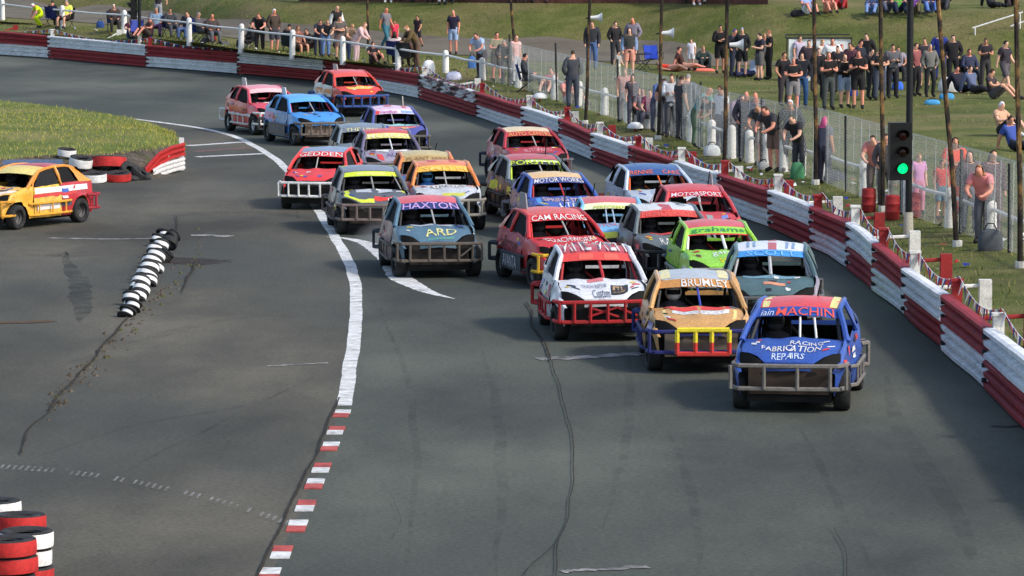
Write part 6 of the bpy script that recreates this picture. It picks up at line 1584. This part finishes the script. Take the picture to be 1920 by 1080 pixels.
for e in PEOPLE:
    e = list(e); h = 1.0; hat = skin = vest = None; shoes = (34, 32, 32)
    if len(e) > 10: h = e[10]
    if len(e) > 11: hat = e[11]
    if len(e) > 12: skin = e[12]
    if len(e) > 13: shoes = e[13]
    if len(e) > 14: vest = e[14]
    r = person(*e[:10], h=h, hat=hat, skin=skin, shoes=shoes, vest=vest)
    if e[2] == 'chair':
        lab = 'folding chair under the ' + ' '.join(e[9].split()[:11])
        camp_chair(r.location, r.rotation_euler.z, CHAIR_C[n_ch % 4], lab); n_ch += 1
for (u, v, rz, c, lab) in [(1226, 131, .4, (36, 66, 170), 'empty bright blue camping chair on the grass by the rust stained pole'), (257, 78, .1, (70, 84, 170), 'empty blue camping chair beside the dark traffic light'), (1206, 134, 1.2, (56, 50, 46), 'empty dark folding chair left of the bright blue one')]:
    camp_chair(on_land(u, v), rz, c, lab)
# bags, cool boxes and blankets
def bag(u, v, c, label, w=.36, d=.24, h=.30, rz=0.0):
    t = thing('bag', label, 'bag', on_land(u, v), rz, 'bags and bundles on the grass')
    m = MB(); rows = []
    for z, k in [(0, .92), (.15, 1.0), (.6, .95), (.9, .7), (1.0, .3)]:
        rows.append([(w / 2 * k * math.copysign(abs(math.cos(q)) ** .6, math.cos(q)), d / 2 * k * math.copysign(abs(math.sin(q)) ** .6, math.sin(q)), z * h) for q in [2 * math.pi * j / 14 for j in range(14)]])
    m.grid(rows, close=True); m.build('bag_body', flat(c, .8), t, smooth_=True)
    m = MB(); m.tube([(-w * .25, 0, h * .92), (-w * .12, 0, h * 1.25), (w * .12, 0, h * 1.25), (w * .25, 0, h * .92)], .014, 5); m.build('handle', flat((30, 30, 32), .8), t)
for a in [(188, 52, (40, 70, 130), 'blue bag left of the seated person with the pale cap'), (385, 84, (36, 34, 44), 'black bag by the row of seated people at left'), (419, 92, (80, 84, 96), 'grey rucksack at the right end of the left row', .6, .3, .3), (458, 88, (226, 222, 214), 'white cool box beside the white fence post', .4, .3, .35),
          (804, 139, (226, 226, 226), 'white bundle behind the scuffed barrier beam', .45, .35, .5), (851, 150, (214, 214, 230), 'white and lilac bundle behind the barrier', .55, .4, .3), (885, 128, (70, 110, 170), 'blue cloth bag hanging by the rail', .3, .15, .45), (1391, 142, (50, 60, 110), 'navy bag behind the navy caps', .5, .3, .28),
          (1683, 168, (60, 110, 220), 'bright blue carrier bag by the black light pole', .4, .3, .28), (1600, 180, (40, 70, 150), 'blue bag between the denim shorts and the broad person', .3, .2, .25), (1748, 196, (70, 150, 200), 'light blue mat rolled on the right grass', .5, .25, .16), (1775, 186, (70, 150, 200), 'light blue bag beside the rolled mat', .5, .25, .2),
          (1778, 172, (226, 226, 222), 'white bundle in front of the royal blue jacket', .7, .4, .5), (1320, 134, (226, 120, 100), 'salmon picnic blanket bundle by the person in dark green', .8, .4, .12), (1496, 30, (30, 30, 34), 'black bag on the bank top left of the pale blue person', .6, .3, .25), (1857, 470, (80, 84, 88), 'grey rucksack at the foot of the last white post', .5, .35, .42),
          (1335, 292, (206, 210, 210), 'pale folded pushchair cover at the fence post', .45, .3, .28), (1565, 340, (70, 70, 84), 'dark blue grey bag behind the mesh', .5, .3, .25), (1495, 335, (70, 130, 90), 'green cool box with red label between two white posts', .35, .3, .4), (1432, 318, (170, 170, 170), 'pale trainers bag at the foot of the fence', .3, .2, .2)]:
    bag(*a)

# tyre dust kicked off the white line beside the HAXTON car
m = MB(); rows = []
for k in range(9):
    ph = math.pi * k / 8
    rows.append([(.75 * math.sin(ph) * math.cos(q), 3.6 * math.sin(ph) * math.sin(q), .34 + .33 * math.cos(ph)) for q in [2 * math.pi * j / 18 for j in range(18)]])
m.grid(rows, close=True)
dust = struct(m.build('tyre_dust', [None], smooth_=True), 'stuff')
dust.location = P(724, 482, 0) ; dust.location.z = .02
dm = bpy.data.materials.new('tyre_dust'); dm.use_nodes = True
N, L = dm.node_tree.nodes, dm.node_tree.links
N.remove(N['Principled BSDF'])
vol = N.new('ShaderNodeVolumePrincipled'); vol.inputs['Color'].default_value = (.85, .84, .82, 1)
tc = N.new('ShaderNodeTexCoord'); vm = N.new('ShaderNodeVectorMath'); vm.operation = 'MULTIPLY'; vm.inputs[1].default_value = (1 / .75, 1 / 3.6, 1 / .33)
ad = N.new('ShaderNodeVectorMath'); ad.operation = 'ADD'; ad.inputs[1].default_value = (0, 0, -.34)
ln = N.new('ShaderNodeVectorMath'); ln.operation = 'LENGTH'
L.new(tc.outputs['Object'], ad.inputs[0]); L.new(ad.outputs[0], vm.inputs[0]); L.new(vm.outputs[0], ln.inputs[0])
r = N.new('ShaderNodeMapRange'); r.inputs[1].default_value = 1.0; r.inputs[2].default_value = .1; r.inputs[4].default_value = 1.0
nz_ = N.new('ShaderNodeTexNoise'); nz_.inputs['Scale'].default_value = 1.6; nz_.inputs['Detail'].default_value = 3
L.new(tc.outputs['Object'], nz_.inputs['Vector']); L.new(ln.outputs['Value'], r.inputs[0])
mu = N.new('ShaderNodeMath'); mu.operation = 'MULTIPLY'; mu2 = N.new('ShaderNodeMath'); mu2.operation = 'MULTIPLY'; mu2.inputs[1].default_value = .35
L.new(r.outputs[0], mu.inputs[0]); L.new(nz_.outputs['Fac'], mu.inputs[1]); L.new(mu.outputs[0], mu2.inputs[0]); L.new(mu2.outputs[0], vol.inputs['Density'])
L.new(vol.outputs[0], [x for x in N if x.type == 'OUTPUT_MATERIAL'][0].inputs['Volume'])
dust.data.materials[0] = dm
